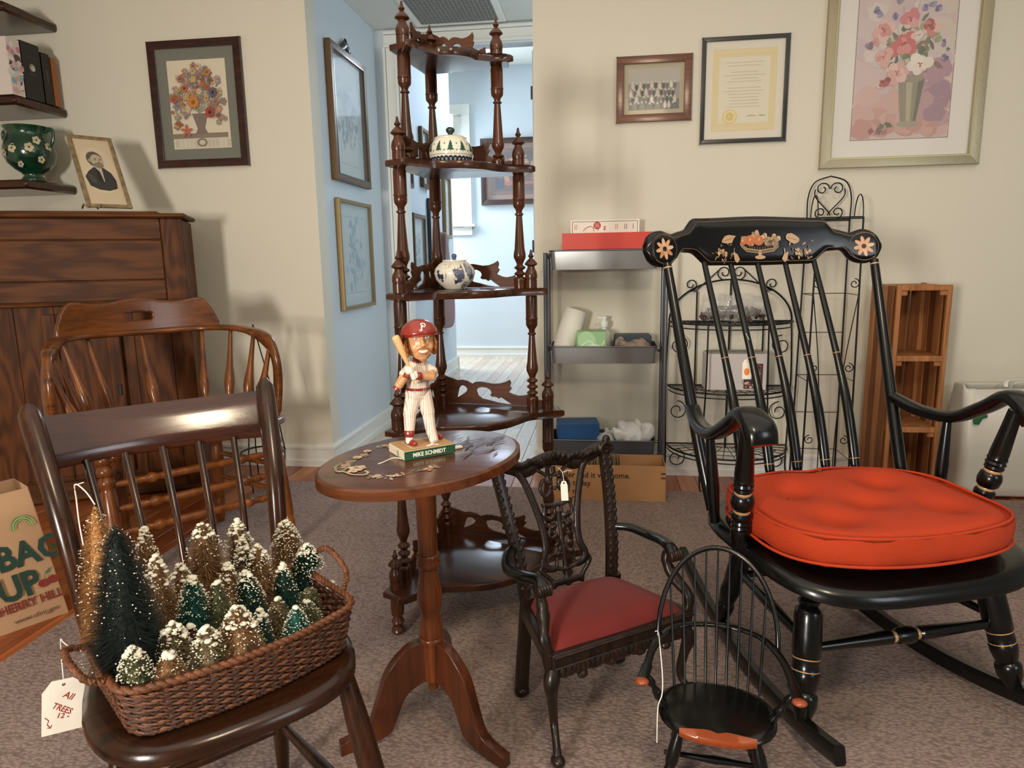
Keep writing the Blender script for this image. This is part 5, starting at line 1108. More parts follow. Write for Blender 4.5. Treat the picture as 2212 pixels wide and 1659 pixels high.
for x, y, s in mb_:
    P.petals(x, y, .021*s/.13*.13, 5, ['#c9c29a', '#d6cf9f', '#b9a9a0'], None, .5, .3) if False else None
    for k in range(5): a = k*1.256; P.oval(x+cos(a)*.10*s, y+sin(a)*.013*s, .085*s, .010*s, random.choice(['#c6bf93', '#b8ab8c', '#a98f8c']), 0, 9)
    P.oval(x, y, .04*s, .005, '#2c2a34')
P.build('pansies', pt)
# portrait on its little easel
ptp, ph_, ta_ = (-2.205, 2.93), .902, .573
po = thing('portrait_frame', 'worn gilt frame with an old portrait of a bearded man, leaning on the oak cabinet', 'picture', (ptp[0], ptp[1], 1.3195), ph_)
Rt = Matrix.Rotation(-ta_, 4, 'X'); PW, PH_ = .185, .40
def T_po(mb): return mb.xf(Matrix.Translation((0, 0, .004)) @ Rt)
gil = mat('worn_gilt', '#8f7a58', .5, .25, var=.35, vscale=40, bump=.3, bscale=90)
for (c, d) in (((0, 0, .009), (PW, .014, .018)), ((0, 0, PH_-.009), (PW, .014, .018)), ((-PW/2+.009, 0, PH_/2), (.018, .014, PH_-.037)), ((PW/2-.009, 0, PH_/2), (.018, .014, PH_-.037))): T_po(MB().box(c, d, None, .004)).build('frame_side', gil, po, 0)
T_po(MB().box((0, .004, PH_/2), (PW-.03, .004, PH_-.03))).build('backing', mat('portrait_paper', '#cbb697', .8), po, 0)
P = Paint(lambda x, y, l: tuple(Matrix.Translation((0, 0, .004)) @ Rt @ V((x, -.0002+.002-l-.0005, y))), 3e-5)
P.rect(-PW/2+.018, .018, PW/2-.018, PH_-.018, '#cdb899'); P.oval(0, .21, .072, .13, '#d2bfa2', 0, 24); P.poly([(-.052, .12), (-.062, .17), (-.044, .20), (-.018, .225), (.020, .225), (.048, .195), (.060, .155), (.056, .11), (.02, .095), (-.02, .10)], '#37342f')
P.poly([(-.012, .225), (.014, .225), (.012, .15), (.006, .135)], '#b8aa92'); P.poly([(-.012, .222), (.002, .20), (.010, .13), (-.01, .15)], '#26241f'); P.oval(-.004, .270, .034, .044, '#5a5347', .1, 18); P.oval(.004, .262, .027, .036, '#b5a58b', .1, 18); P.oval(-.026, .262, .006, .010, '#a39378')
P.oval(.006, .236, .021, .015, '#857a68', 0, 12, .15); P.line([(-.009, .272), (.003, .274)], .003, '#463f34'); P.line([(.013, .274), (.024, .271)], .003, '#463f34'); P.oval(-.003, .267, .0035, .002, '#332e26'); P.oval(.018, .267, .0035, .002, '#332e26'); P.poly([(.009, .268), (.015, .253), (.006, .252)], '#94856c'); P.line([(-.002, .247), (.010, .250), (.022, .246)], .004, '#5d5446'); P.oval(-.036, .16, .012, .03, '#4a463e', .4); P.build('portrait_print', po)
for s in (-1, 1): MB().sweep([(s*.02-.07, -.012, .002), (s*.035-.07, .0, .016), (s*.03-.07, .05, .003)], .008, .008, 6).build('easel_foot', gil, po, 60)
# ------------------------------------------------------------------ pictures on the walls
def picture(name, label, wallpt, w, h, fw, fd, fmat, inner, plane='back', matc=None, mw=.0, paint=None, group=None, roll=0, top=None, lip=None):
    """frame members, mat board, print and glass; origin at the picture's lower left corner on the wall"""
    rz = {'back': 0, 'left': pi/2}[plane]
    t = thing(name, label, 'picture', wallpt, rz, group); t.rotation_euler = (0, roll, rz)
    g = .0
    for (x0, x1, z0, z1, nm) in ((0, w, 0, fw, 'frame_side'), (0, w, h-fw, h, 'frame_side'), (0, fw, fw+.0006, h-fw-.0006, 'frame_side'), (w-fw, w, fw+.0006, h-fw-.0006, 'frame_side')):
        pass
    for a_, b_, c_, d_ in (((0, 0), (w, 0), (w-fw, fw), (fw, fw)), ((w, 0), (w, h), (w-fw, h-fw), (w-fw, fw)), ((w, h), (0, h), (fw, h-fw), (w-fw, h-fw)), ((0, h), (0, 0), (fw, fw), (fw, h-fw))):
        vs, fs = cut([a_, b_, c_, d_], [], fd-.004, .0018); MB().add([(v.x, -fd/2-.001+v.z, v.y) for v in vs], fs).build('frame_side', fmat, t, 30)
    if lip:
        e = fw; l = .006
        for (x0, x1, z0, z1) in ((e-l, w-e+l, e-l, e), (e-l, w-e+l, h-e, h-e+l), (e-l, e, e, h-e), (w-e, w-e+l, e, h-e)): MB().box(((x0+x1)/2, -fd-.0005, (z0+z1)/2), (x1-x0, .003, z1-z0)).build('inner_lip', lip, t, 0)
    MB().box((w/2, -.004, h/2), (w-fw*1.2, .004, h-fw*1.2)).build('mat_board', mat('board_'+name, matc or inner, .8), t, 0)
    P = Paint(lambda x, y, l: (fw+x, -.0064-l, fw+y), 1.5e-5); iw, ih = w-2*fw, h-2*fw
    P.rect(mw, mw, iw-mw, ih-mw, inner)
    if paint: paint(P, iw, ih)
    P.build('print', t)
    MB().box((w/2, -fd*.72-.002, h/2), (iw+.004, .0012, ih+.004)).build('glass', M['glass'], t, 0)
    if top: top(t)
    return t
dk = wood('dark_frame', '#1d0d08', '#43221a', .3, 'X', 12, .5); br = wood('brown_frame', '#4a2413', '#7a452a', .35, 'X', 12, .3); blk = mat('black_frame', '#141312', .3, coat=.4); chg = mat('champagne_frame', '#a89d80', .35, .55, bump=.15, bscale=90)
def bouquet(P, iw, ih):
    random.seed(21); m = .055; x0, x1, y0, y1 = m, iw-m, m, ih-m; P.rect(x0, y0, x1, y1, '#d7cbae'); W, H = x1-x0, y1-y0; X = lambda a: x0+W*a; Y = lambda b: y0+H*b
    P.rect(X(.0), Y(.12), X(.96), Y(.17), '#7a5f48'); P.rect(X(.0), Y(.165), X(.96), Y(.175), '#5f4836'); P.rect(X(.02), Y(.01), X(.97), Y(.12), '#c7bda6')
    for k in range(14): P.rect(X(.04+.07*k), Y(.02), X(.08+.07*k), Y(.10), random.choice(['#b9ad95', '#cfc6b0']))
    P.oval(X(.5), Y(.07), W*.09, H*.05, '#6d5a48'); P.oval(X(.5), Y(.07), W*.055, H*.03, '#c7bda6')
    P.poly([(X(.40), Y(.17)), (X(.62), Y(.17)), (X(.57), Y(.23)), (X(.64), Y(.40)), (X(.36), Y(.40)), (X(.44), Y(.23))], '#6b4f3e')
    for k in range(70):
        a = random.uniform(.1, 3.0); r = random.uniform(.2, 1); x, y = .5+.44*r*cos(a), .42+.50*r*sin(a); P.line([(X(.5), Y(.4)), (X((x+.5)/2+.02), Y((y+.42)/2)), (X(x), Y(y))], .0012, random.choice(['#7c7a58', '#948c66', '#6b6549']))
    for k in range(190):
        a = random.uniform(-.35, 3.5); r = random.uniform(.0, 1)**.7; x, y = .5+.43*r*cos(a), .52+.40*r*sin(a); P.oval(X(x), Y(y), W*.035, H*.010, random.choice(['#7a7250', '#8a6a52', '#655d46', '#9a8a6a', '#84705c']), random.uniform(0, 3), 7, .2)
    cs = ['#9c5a40', '#b0713e', '#86605c', '#a8867c', '#8c7f80', '#b59a62', '#7b6f74', '#9a6c58', '#c0aa92', '#8a7a5c', '#7c6248']
    for k in range(105):
        a = random.uniform(-.5, 3.64); r = random.uniform(0, 1)**.5; x, y = .5+.46*r*cos(a), .47+.46*r*sin(a); P.petals(X(x), Y(y), W*random.uniform(.03, .065), random.choice([5, 6, 7]), [random.choice(cs)]*2, random.choice(['#4a3a34', '#c9a45a', '#7c4a34']), .4, k, .2)
    for x, y, r, c in ((.43, .52, .10, '#c47d34'), (.70, .40, .085, '#a1442e'), (.78, .62, .075, '#5e5668'), (.30, .68, .06, '#b9614a')): P.petals(X(x), Y(y), W*r, 9, c, None, .3); P.oval(X(x), Y(y), W*r*.35, W*r*.35, '#3b2a26' if c != '#c47d34' else '#8c5a24')
    P.petals(X(.27), Y(.20), W*.10, 5, '#b5674c', None, .22, .3); P.oval(X(.15), Y(.28), W*.07, H*.025, '#9a5a38', -.3)
picture('botanical_picture', 'dark framed botanical flower print with a grey green mat on the left of the wall', (-2.262, YB-.001, 1.556), .488, .600, .034, .022, dk, '#d7cbae', 'back', '#5b5b49', .055, bouquet)
def school(P, iw, ih):
    random.seed(4); m = .022; P.rect(0, 0, iw, ih, '#a89a78'); P.rect(m, m, iw-m, ih-m, '#8c857a'); P.rect(m, ih*.62, iw-m, ih-m, '#a8a396'); P.rect(m, m, iw-m, ih*.30, '#5a5852')
    for r_ in range(4):
        for k in range(12):
            x = m+.012+(iw-2*m-.024)*(k+.5*(r_ % 2))/12; y = ih*(.22+.13*r_)+random.uniform(-.004, .004); P.oval(x, y-.012, .0075, .014, random.choice(['#3d3b38', '#d0c8ba', '#5b5650', '#26241f', '#c2b9aa'])); P.oval(x, y+.004, .0042, .0055, '#c2b4a0')
picture('class_photo', 'small wooden framed old group photograph, landscape shape', (.051, YB-.001, 1.683), .335, .283, .030, .02, br, '#a89a78', 'back', '#a89a78', 0, school)
def cert(P, iw, ih):
    random.seed(5); P.rect(0, 0, iw, ih, '#d9d2c0'); a, b = .033, .035; P.rect(a, b, iw-a, ih-b, '#d8c795'); P.rect(a+.03, b+.035, iw-a-.03, ih-b-.035, '#dbd3ba')
    for k in range(26): x = a+.010+(iw-2*a-.02)*k/25; P.oval(x, b+.012, .005, .007, '#dccb9c'); P.oval(x, ih-b-.012, .005, .007, '#dccb9c')
    for k in range(15):
        y = ih*.78-.0135*k
        if k in (2, 7): continue
        w2 = random.uniform(.6, .95)*(iw/2-a-.045); P.line([(iw/2-w2, y), (iw/2+w2, y)], .003, '#c4ba9c')
    P.line([(iw*.55, ih*.235), (iw*.60, ih*.24), (iw*.66, ih*.235)], .002, '#5c5444'); P.line([(iw*.70, ih*.24), (iw*.78, ih*.235)], .0025, '#5c5444')
    P.oval(iw*.33, ih*.235, .032, .032, '#d8c27c', 0, 30); P.oval(iw*.33, ih*.235, .026, .026, '#e3d394', 0, 30); P.petals(iw*.33, ih*.235, .02, 8, '#cfb66c', '#dcc880', .3)
picture('certificate', 'black framed certificate with a round gold seal', (.431, YB-.001, 1.575), .376, .453, .015, .016, blk, '#d9d2c0', 'back', '#d9d2c0', 0, cert)
def roses(P, iw, ih):
    random.seed(9); m = .093; x0, x1, y0, y1 = m-.004, iw-m+.004, m-.014, ih-m+.006; P.rect(x0-.004, y0-.004, x1+.004, y1+.004, '#8b7d68'); P.rect(x0, y0, x1, y1, '#c9b3ae'); W, H = x1-x0, y1-y0; X = lambda a: x0+W*a; Y = lambda b: y0+H*b
    def blob(n, ax, bx, ay, by, cs, r0, r1):
        for k in range(n):
            x, y = random.uniform(ax, bx), random.uniform(ay, by); rx = random.uniform(r0, r1)
            P.oval(X(min(max(x, rx), 1-rx)), Y(min(max(y, rx*.7), 1-rx*.7)), W*rx, H*rx*.6, random.choice(cs), 0, 14, .15)
    blob(60, 0, 1, 0, .35, ['#c6a39a', '#caa9a2', '#c2968f', '#cdb0a9'], .06, .16); blob(50, 0, 1, .35, 1, ['#c9b8b6', '#cbbcae', '#c4afb2', '#d0c4ba'], .06, .16); blob(26, .62, .98, .1, .5, ['#a98590', '#9c7a88', '#b48f93'], .05, .12); blob(16, .0, .9, .02, .10, ['#b98a80', '#c39a8e'], .05, .12)
    P.poly([(X(.50), Y(.115)), (X(.66), Y(.115)), (X(.72), Y(.42)), (X(.45), Y(.42))], '#8a836c'); P.poly([(X(.56), Y(.115)), (X(.60), Y(.115)), (X(.60), Y(.42)), (X(.53), Y(.42))], '#aaa388'); P.poly([(X(.63), Y(.12)), (X(.66), Y(.12)), (X(.72), Y(.42)), (X(.66), Y(.42))], '#66644f')
    P.oval(X(.58), Y(.10), W*.12, H*.022, '#9a947f', 0, 16); P.oval(X(.58), Y(.42), W*.135, H*.025, '#8f8970', 0, 18)
    for k in range(46): a = random.uniform(.1, 3.0); r = random.uniform(.3, 1); P.oval(X(.56+.34*r*cos(a)), Y(.45+.42*r*sin(a)), W*random.uniform(.03, .06), H*random.uniform(.010, .02), random.choice(['#6a7150', '#848a64', '#4f5a41', '#9a9872', '#7d6a4e']), random.uniform(0, 3), 8, .2)
    for k in range(16): P.line([(X(.5+random.uniform(-.06, .06)), Y(.5)), (X(random.uniform(.15, .95)), Y(random.uniform(.65, .97)))], .0012, '#7d8560')
    for x, y, r, c, cr2 in ((.27, .77, .10, ['#c98a86', '#d6a39c'], '#b0453e'), (.53, .84, .11, ['#c8787a', '#d59a96'], '#a53b3b'), (.73, .78, .09, ['#a94a44', '#c27a70'], '#7d2a28'), (.46, .66, .13, ['#c2605c', '#d08880'], '#9b2f30'), (.28, .58, .09, ['#c98d84', '#d2a398'], '#b4564c'), (.43, .47, .11, ['#cfa398', '#dab8aa'], '#c0564c'), (.66, .52, .12, ['#ddd3c4', '#e2dccd'], '#b8483c'), (.30, .40, .06, ['#8e3b36', '#a85550'], '#5e2422'), (.16, .68, .06, ['#c8908c', '#b97a78'], '#96403c'), (.62, .72, .06, ['#d8c8bc', '#cfb8ac'], '#8a8a5a')):
        for q in (1, .72): P.petals(X(x), Y(y), W*r*q, 6, c+['#d9b4aa'] if q == 1 else c, None, .45, random.random(), .35)
        P.petals(X(x), Y(y), W*r*.26, 3, cr2, None, .3, .5, .5)
    for x, y in ((.18, .90), (.22, .87), (.40, .96), (.44, .99), (.66, .90), (.74, .93), (.80, .90), (.12, .66), (.90, .55), (.88, .66), (.93, .61), (.37, .86), (.62, .99)): P.petals(X(x), Y(y), W*.032, 4, ['#6c6488', '#857a9c', '#5a5478', '#9a90a8'], None, .5, x*9, .5)
    for x, y, c in ((.20, .06, '#8e4a48'), (.28, .05, '#7a5a58'), (.31, .09, '#5e6a48'), (.38, .10, '#4c5a3c'), (.34, .05, '#a06a62')): P.petals(X(x), Y(y), W*.035, 4, c, None, .4, x*7, .3)
picture('rose_painting', 'large champagne framed watercolour of pink and white flowers in a vase', (.962, YB-.001, 1.448), .660, .835, .040, .028, chg, '#ddd8cf', 'back', '#ddd8cf', 0, roses, lip=mat('frame_lip', '#b5ab82', .35, .5))
# hall pictures on the hall's left wall (their left edge is the end nearest the room)
gb = mat('brown_gilt_frame', '#5d4426', .4, .35, bump=.2); gl = mat('thin_gilt_frame', '#8c7448', .4, .5)
def pale(seed, cs):
    def f(P, iw, ih):
        random.seed(seed); P.rect(0, 0, iw, ih, cs[0]); m = iw*.14; P.rect(m, m, iw-m, ih-m, cs[1]); P.rect(m+.006, m+.006, iw-m-.006, ih-m-.006, cs[0])
        for k in range(90): a = random.gauss(0, .5); P.oval(iw/2+(iw/2-m)*.8*max(-1, min(1, a)), m+(ih-2*m)*min(.95, max(.03, random.gauss(.5, .2))), iw*random.uniform(.02, .06), ih*random.uniform(.01, .05), random.choice(cs[2:]), random.uniform(0, 3), 7, .3)
    return f
def crest_top(t):
    mb = MB()
    for k in range(9): u = (k-4)/4; mb.ball((.27+u*.075, -.016, .700+.045*(1-abs(u))**1.2), (.016, .011, .016+.012*(1-abs(u))), 10, 8, Matrix.Rotation(u*.7, 3, 'Y'))
    for s in (-1, 1): mb.ball((.27+s*.03, -.016, .725), (.012, .012, .020), 8, 6, Matrix.Rotation(s*.5, 3, 'Y'))
    voxel(mb, .0045, 1).build('carved_crest', blk, t, 60)
def hook(t): pass
# plane 'left': local +x runs away from the room, the picture faces +X of the room
picture('hall_print', 'upper print in the hall in a gilt and black frame with a carved bow crest', (XL+.001, 3.632, 1.503), .535, .692, .034, .034, gb, '#b9c0bd', 'left', '#c2c7c2', 0, pale(3, ['#bcc3c0', '#a9b2b0', '#9aa6a8', '#a8adb0', '#8f9ba4', '#adb0ab']), top=crest_top, lip=blk)
picture('hall_map', 'lower hall print in a thin gilt frame, below the crested one', (XL+.001, 3.650, .806), .520, .600, .016, .026, gl, '#b4bfc0', 'left', '#bcc4c2', 0, pale(8, ['#b4bfc0', '#9fadb4', '#8fa2ae', '#a3b4bb', '#93a8b6', '#aebcc0']))
FX = -1.474
for (y, z, w, h, c, lb) in ((5.02, 1.62, .28, .50, blk, 'dark framed picture high on the far passage wall, left one'), (5.60, 1.66, .22, .46, gb, 'narrow gilt framed picture high on the far passage wall, right one'), (5.26, .81, .36, .62, gb, 'tall brown framed picture in the middle of the far passage wall'), (5.78, 1.0, .32, .58, blk, 'black framed picture beyond the brown framed one in the passage'), (6.35, 1.28, .26, .56, gl, 'thin pale framed picture at the far end of the passage'), (4.90, .30, .26, 1.06, mat('pale_blue_frame', '#93b4bd', .5), 'pale blue framed hanging low at the near end of the passage')):
    picture('passage_picture', lb, (FX, y, z), w, h, .026, .03, c, '#c5cbc8', 'left', '#c8cecb', 0, pale(int(y*10), ['#c2c9c7', '#aeb8ba', '#98a5a8', '#b4bcbb', '#9fa8a4']), 'pictures along the passage')
def interior(P, iw, ih):
    random.seed(2); P.rect(0, 0, iw, ih, '#8a6a5c'); P.rect(.05, .05, iw-.05, ih-.05, '#6a4c40'); P.rect(.09, .09, iw-.09, ih-.09, '#4f3d3c')
    P.rect(.11, .12, .30, ih-.14, '#2c2f48'); P.rect(.20, .12, .42, ih*.7, '#5a4038')
    for k in range(30): P.oval(random.uniform(.12, iw-.12), random.uniform(.12, ih-.15), random.uniform(.02, .06), random.uniform(.02, .07), random.choice(['#6b4a3a', '#8a5a44', '#3a3440', '#9c7250', '#5c3f38']), random.uniform(0, 3), 8, .3)
    for k in range(9): a = k*pi/4.5; P.line([(.36, ih-.20), (.36+.11*cos(a), ih-.20+.11*sin(a))], .012, '#b48a6a')
    P.oval(.36, ih-.20, .05, .05, '#e2c6a0'); P.oval(.36, ih-.20, .025, .025, '#f5e8d0'); P.poly([(.33, .12), (.42, .12), (.39, .30), (.36, .30)], '#b0846a'); P.rect(.20, .16, .55, .19, '#a0483c')
picture('lamp_painting', 'large dark painting of a glowing lamp in a brown frame on the far wall', (-1.335, YF-.001, 1.665), .98, .69, .05, .04, mat('far_frame', '#3a231d', .35, coat=.4), '#6a4c40', 'back', '#7a5a4c', 0, interior)
bpy.context.view_layer.update()
o = MB(); out = spline([(6.42, .50, 0), (6.44, .78, 0), (6.32, 1.05, 0), (6.24, 1.28, 0), (6.18, 1.28, 0), (6.14, 1.02, 0), (5.98, .80, 0), (5.90, .54, 0), (6.14, .48, 0)], 5, True)
vs, fs = cut([(p.x, p.y) for p in out], [], .05, .012); o.add([(-1.445+v.z, v.x, v.y) for v in vs], fs); tag(o.build('hanging_bag', mat('rose_brown_cloth', '#8a6c66', .85), None, 50), 'rose brown cloth bag hanging at the far end of the passage wall', 'bag')
# ceiling return grille
vg = thing('return_grille', 'grey white egg crate return air grille in the hall ceiling', 'vent', (-.872, 4.15, ZC+.002))
for (c, d) in (((0, .255, -.006), (.55, .04, .01)), ((0, -.255, -.006), (.55, .04, .01)), ((.255, 0, -.006), (.04, .468, .01)), ((-.255, 0, -.006), (.04, .468, .01))): MB().box(c, d, None, .003).build('grille_frame', M['white'], vg, 0)
gm = mat('grille_grey', '#8f9290', .5)
for k in range(21): MB().box((-.235+.0235*k, 0, -.005), (.0035, .47, .012)).build('grille_bar', gm, vg, 0); MB().box((0, -.235+.0235*k, -.0052), (.47, .0035, .0115)).build('grille_bar', gm, vg, 0)
MB().box((0, 0, .0005), (.47, .47, .001)).build('grille_back', mat('grille_dark', '#2a2d30', .8), vg, 0)
# ------------------------------------------------------------------ rolling cart and what it holds
ct2 = thing('rolling_cart', 'silver grey three tier metal trolley with shallow trays, standing against the wall', 'cart', (0, 3.285, -.012))
CX0, CX1, CY0, CY1 = -.268, .276, -.115, .105
for x in (CX0, CX1):
    for y in (CY0+.01, CY1-.01): MB().lathe((x, y, .05), (x, y, 1.105), [(0, .0085), (1, .0085)], 12).build('post', M['dsteel'], ct2, 60); MB().ball((x, y, .026), (.012, .026, .026), 14, 8).build('caster', M['black'], ct2, 60)
    for z in (.125, .66, 1.09): MB().bar((x, CY0+.01, z), (x, CY1-.01, z), .012, .014).build('side_rail', M['dsteel'], ct2, 0)
def rr_(x0, x1, y0, y1, r, n=6):
    P_ = []
    for cx_, cy_, a0 in ((x1-r, y0+r, -pi/2), (x1-r, y1-r, 0), (x0+r, y1-r, pi/2), (x0+r, y0+r, pi)):
        for i in range(n+1): a = a0+pi/2*i/n; P_.append((cx_+r*cos(a), cy_+r*sin(a)))
    return P_
for zt, hgt, mt in ((1.112, .085, 'steel'), (.676, .078, 'steel'), (.232, .085, 'dsteel')):
    mb = MB(); o_, i_, b_, bi = rr_(-.250, .242, CY0, CY1, .03), rr_(-.247, .239, CY0+.003, CY1-.003, .027), rr_(-.245, .237, CY0+.005, CY1-.005, .03), rr_(-.242, .234, CY0+.008, CY1-.008, .027); n = len(o_)
    vs = [(x, y, zt) for x, y in o_]+[(x, y, zt-hgt) for x, y in b_]+[(x, y, zt) for x, y in i_]+[(x, y, zt-hgt+.003) for x, y in bi]
    fs = []
    for k in range(n): k2 = (k+1) % n; fs += [(k, n+k, n+k2, k2), (2*n+k, 2*n+k2, 3*n+k2, 3*n+k), (k, k2, 2*n+k2, 2*n+k)]
    fs += [tuple(n+k for k in range(n))[::-1], tuple(3*n+k for k in range(n))]
    tr2 = MB().add(vs, fs).build('tray', M[mt], ct2, 50); MB().sweep([(x, y, zt) for x, y in o_], .007, .007, 6, close=True).build('rolled_edge', M['dsteel'], tr2, 60)
    for x in (-.252, .252): MB().lathe((x*1.04, 0, zt-.03), (x*.93, 0, zt-.03), [(0, .006), (1, .006)], 8).build('bracket', M['black'], tr2, 0)
def bx_thing(name, label, cat, c, d, m, rz=0, bev=.002, g=None): o = MB().box(c, d, Matrix.Rotation(rz, 3, 'Z'), bev).build(name, m, None, 0); return tag(o, label, cat, g)
rb = thing('red_box', 'bright orange red flat box on top of the trolley', 'box', (.02, 3.275, 1.1045)); redm = mat('box_red', '#c8321a', .45)
MB().box((0, -.105, .036), (.42, .003, .072)).build('side', redm, rb, 0); MB().box((0, .105, .036), (.42, .003, .072)).build('side', redm, rb, 0)
for s in (-1, 1): MB().box((s*.2085, 0, .036), (.003, .207, .072)).build('side', redm, rb, 0)
MB().box((0, 0, .002), (.414, .207, .003)).build('bottom', redm, rb, 0)
pp = thing('printed_sheet', 'white printed sheet with red and black lettering standing in the red box', 'paper', (.0, 3.32, 1.109)); MB().box((0, 0, .066), (.318, .003, .132)).build('sheet', M['tagpaper'], pp, 0)
P = Paint(lambda x, y, l: (x, -.0017-l, y), 2e-5)
for L in ([(-.15, .0), (-.15, .124)], [(-.15, .124), (.15, .124)], [(.15, .124), (.15, 0)]): P.line(L, .002, '#1c1c20')
P.oval(-.035, .106, .017, .017, '#b93a2e', 0, 20)
for k in range(3): P.rect(-.045, .098+.007*k, -.025, .100+.007*k, '#efe8da')
P.line([(p.x, p.y) for p in spline([(-.10, .082, 0), (-.085, .096, 0), (-.066, .102, 0), (-.052, .094, 0), (-.05, .08, 0)], 5)], .003, '#b93a2e')
P.text('44', .005, .082, .020, '#b93a2e', .0003, 1.45); P.text('at', -.03, .082, .014, '#2a2422', 0, 1.1); [P.line([(x, .088), (x+.001, .112)], .0022, c) for x, c in ((-.138, '#b93a2e'), (-.130, '#b93a2e'), (.050, '#b93a2e'), (.058, '#b93a2e'), (.092, '#2a2422'), (.100, '#2a2422'), (.130, '#2a2422'))]; P.build('lettering', pp)
ZT2 = .676-.078+.0035-.012
sp_ = thing('spray_bottle', 'white plastic bottle with pump top behind the tissue box on the middle tray', 'bottle', (.0, 3.335, ZT2+.001)); MB().lathe((0, 0, 0), (0, 0, .15), [(0, .030), (.05, .034), (.7, .034), (.85, .026), (.93, .012), (1, .012)], 18).build('body', mat('frosted_plastic', '#d8dbd2', .35), sp_, 60); MB().lathe((0, 0, .15), (0, 0, .20), [(0, .018), (.2, .020), (.55, .020), (.6, .010), (.8, .010), (.82, .016), (1, .014)], 14).build('pump', M['plastic'], sp_, 60); MB().box((-.012, 0, .192), (.05, .014, .012), None, .004).build('nozzle', M['plastic'], sp_, 0)
tb2 = thing('tissue_box', 'green and white tissue box on the middle tray', 'box', (-.058, 3.235, ZT2+.001)); MB().box((0, 0, .071), (.135, .10, .142), None, .002).build('carton', mat('tissue_green', '#8fb884', .6), tb2, 0)
P = Paint(lambda x, y, l: (x, -.0502-l, y), 3e-5); P.oval(-.02, .10, .04, .045, '#a9cfa0', .4, 18); P.oval(.03, .05, .05, .03, '#c9dfc0', -.5, 18); P.line([(p.x, p.y) for p in spline([(-.06, .06, 0), (-.01, .10, 0), (.03, .06, 0), (.06, .10, 0)], 6)], .003, '#e6efe0'); P.line([(p.x, p.y) for p in spline([(-.05, .02, 0), (0, .05, 0), (.06, .03, 0)], 6)], .003, '#e6efe0'); P.build('printed_pattern', tb2)
rl = thing('paper_roll', 'leaning white roll of paper towel at the left end of the middle tray', 'roll', (-.160, 3.290, ZT2+.018)); MB().lathe((-.03, 0, .028), (.025, .03, .215), [(0, .050), (.02, .055), (.98, .055), (1, .052)], 24).build('paper', mat('towel_white', '#e2ded4', .85, bump=.2, bscale=90), rl, 50)
def crumple(name, label, cat, c, r, m, seed, vox=.006, n=26):
    rnd = random.Random(seed); mb = MB()
    for k in range(n): mb.ball((c[0]+rnd.uniform(-1, 1)*r[0]*.75, c[1]+rnd.uniform(-1, 1)*r[1]*.7, c[2]+r[2]*rnd.uniform(.35, .9)*.9), (r[0]*rnd.uniform(.15, .35), r[1]*rnd.uniform(.2, .4), r[2]*rnd.uniform(.15, .35)), 7, 5, Matrix.Rotation(rnd.random()*3, 3, 'Y'))
    mb.ball((c[0], c[1], c[2]+r[2]*.45), (r[0]*.85, r[1]*.8, r[2]*.45), 10, 8); q = voxel(mb, vox, 0); lo = min(v[2] for v in q.v); q.v = [(x, y, z-lo+c[2]) for x, y, z in q.v]; o = q.build(name, m, None, 25); return tag(o, label, cat)
clr = mat('clear_bag', '#cfd0d0', .18, spec=.8, alpha=.75, coat=.5); wbag = mat('white_bag', '#d8d6d4', .35, coat=.3)
bx_thing('grey_case', 'dark blue grey zipped case at the right of the middle tray', 'case', (.135, 3.325, ZT2+.0595), (.17, .10, .115), mat('slate_case', '#3f4a55', .6), .05, .006)
crumple('wrapped_bundle', 'brown and white wrapped bundle in front of the slate case', 'bag', (.13, 3.225, ZT2+.001), (.09, .045, .105), mat('bundle_brown', '#8d7a6c', .5, var=.5, vscale=22), 4)
ZT3 = .232-.085+.0035-.012
bx_thing('blue_box', 'bright blue tilted folder box on the bottom tray', 'box', (-.125, 3.285, ZT3+.076), (.20, .13, .15), mat('folder_blue', '#1f4f82', .5), .12, .004).rotation_euler = (0, .0, 0)
crumple('white_bag', 'white crumpled plastic bag on the right of the bottom tray', 'bag', (.135, 3.275, ZT3+.001), (.10, .09, .17), wbag, 9)
crumple('clear_bag', 'clear crinkled plastic bag in the middle of the bottom tray', 'bag', (.012, 3.235, ZT3+.001), (.055, .06, .12), clr, 12)
# ------------------------------------------------------------------ cardboard carton with printing
cx = thing('cardboard_carton', 'open cardboard carton with printed lettering on the floor before the trolley', 'box', (.014, 2.968, 0)); cw, cdp, chh = .518, .183, .162
for (c, d) in (((0, .0015, chh/2), (cw, .003, chh)), ((0, cdp-.0015, chh/2), (cw, .003, chh)), ((-cw/2+.0015, cdp/2, chh/2), (.003, cdp-.008, chh)), ((cw/2-.0015, cdp/2, chh/2), (.003, cdp-.008, chh))): MB().box(c, d).build('side', M['card'], cx, 0)
MB().box((0, cdp/2, .0025), (cw-.008, cdp-.008, .003)).build('bottom', M['card'], cx, 0)
P = Paint(lambda x, y, l: (x, -.0006-l, y), 2e-5); ik = '#3a2c22'; P.text('Order and it will come.', -.230, .104, .036, ik, .0006, 0, .98); P.text('today', -.148, .066, .036, ik, .0006, 0, .98); P.text('me', -.150, .028, .036, ik, .0006, 0, .98)
P.line([(p.x, p.y) for p in spline([(-.185, .016, 0), (-.165, .007, 0), (-.14, .012, 0), (-.118, .022, 0)], 5)], .004, ik); P.poly([(-.128, .026), (-.112, .028), (-.117, .012)], ik)
for z in (.128, .108): P.line([(cw/2-.020, z), (cw/2-.001, z)], .007, ik)
P.build('lettering', cx)
for k in range(24): o = MB().box((-.14+.0092*k, 3.07, .088), (.0012, .15, .160), Matrix.Rotation(.10*sin(k*2.3), 3, 'Y')).build('file_card', mat('card_file', '#b3a996', .7) if k == 0 else bpy.data.materials['card_file'], None, 0); tag(o, 'upright grey cream file card packed in the cardboard carton', 'card', 'file cards in the carton')
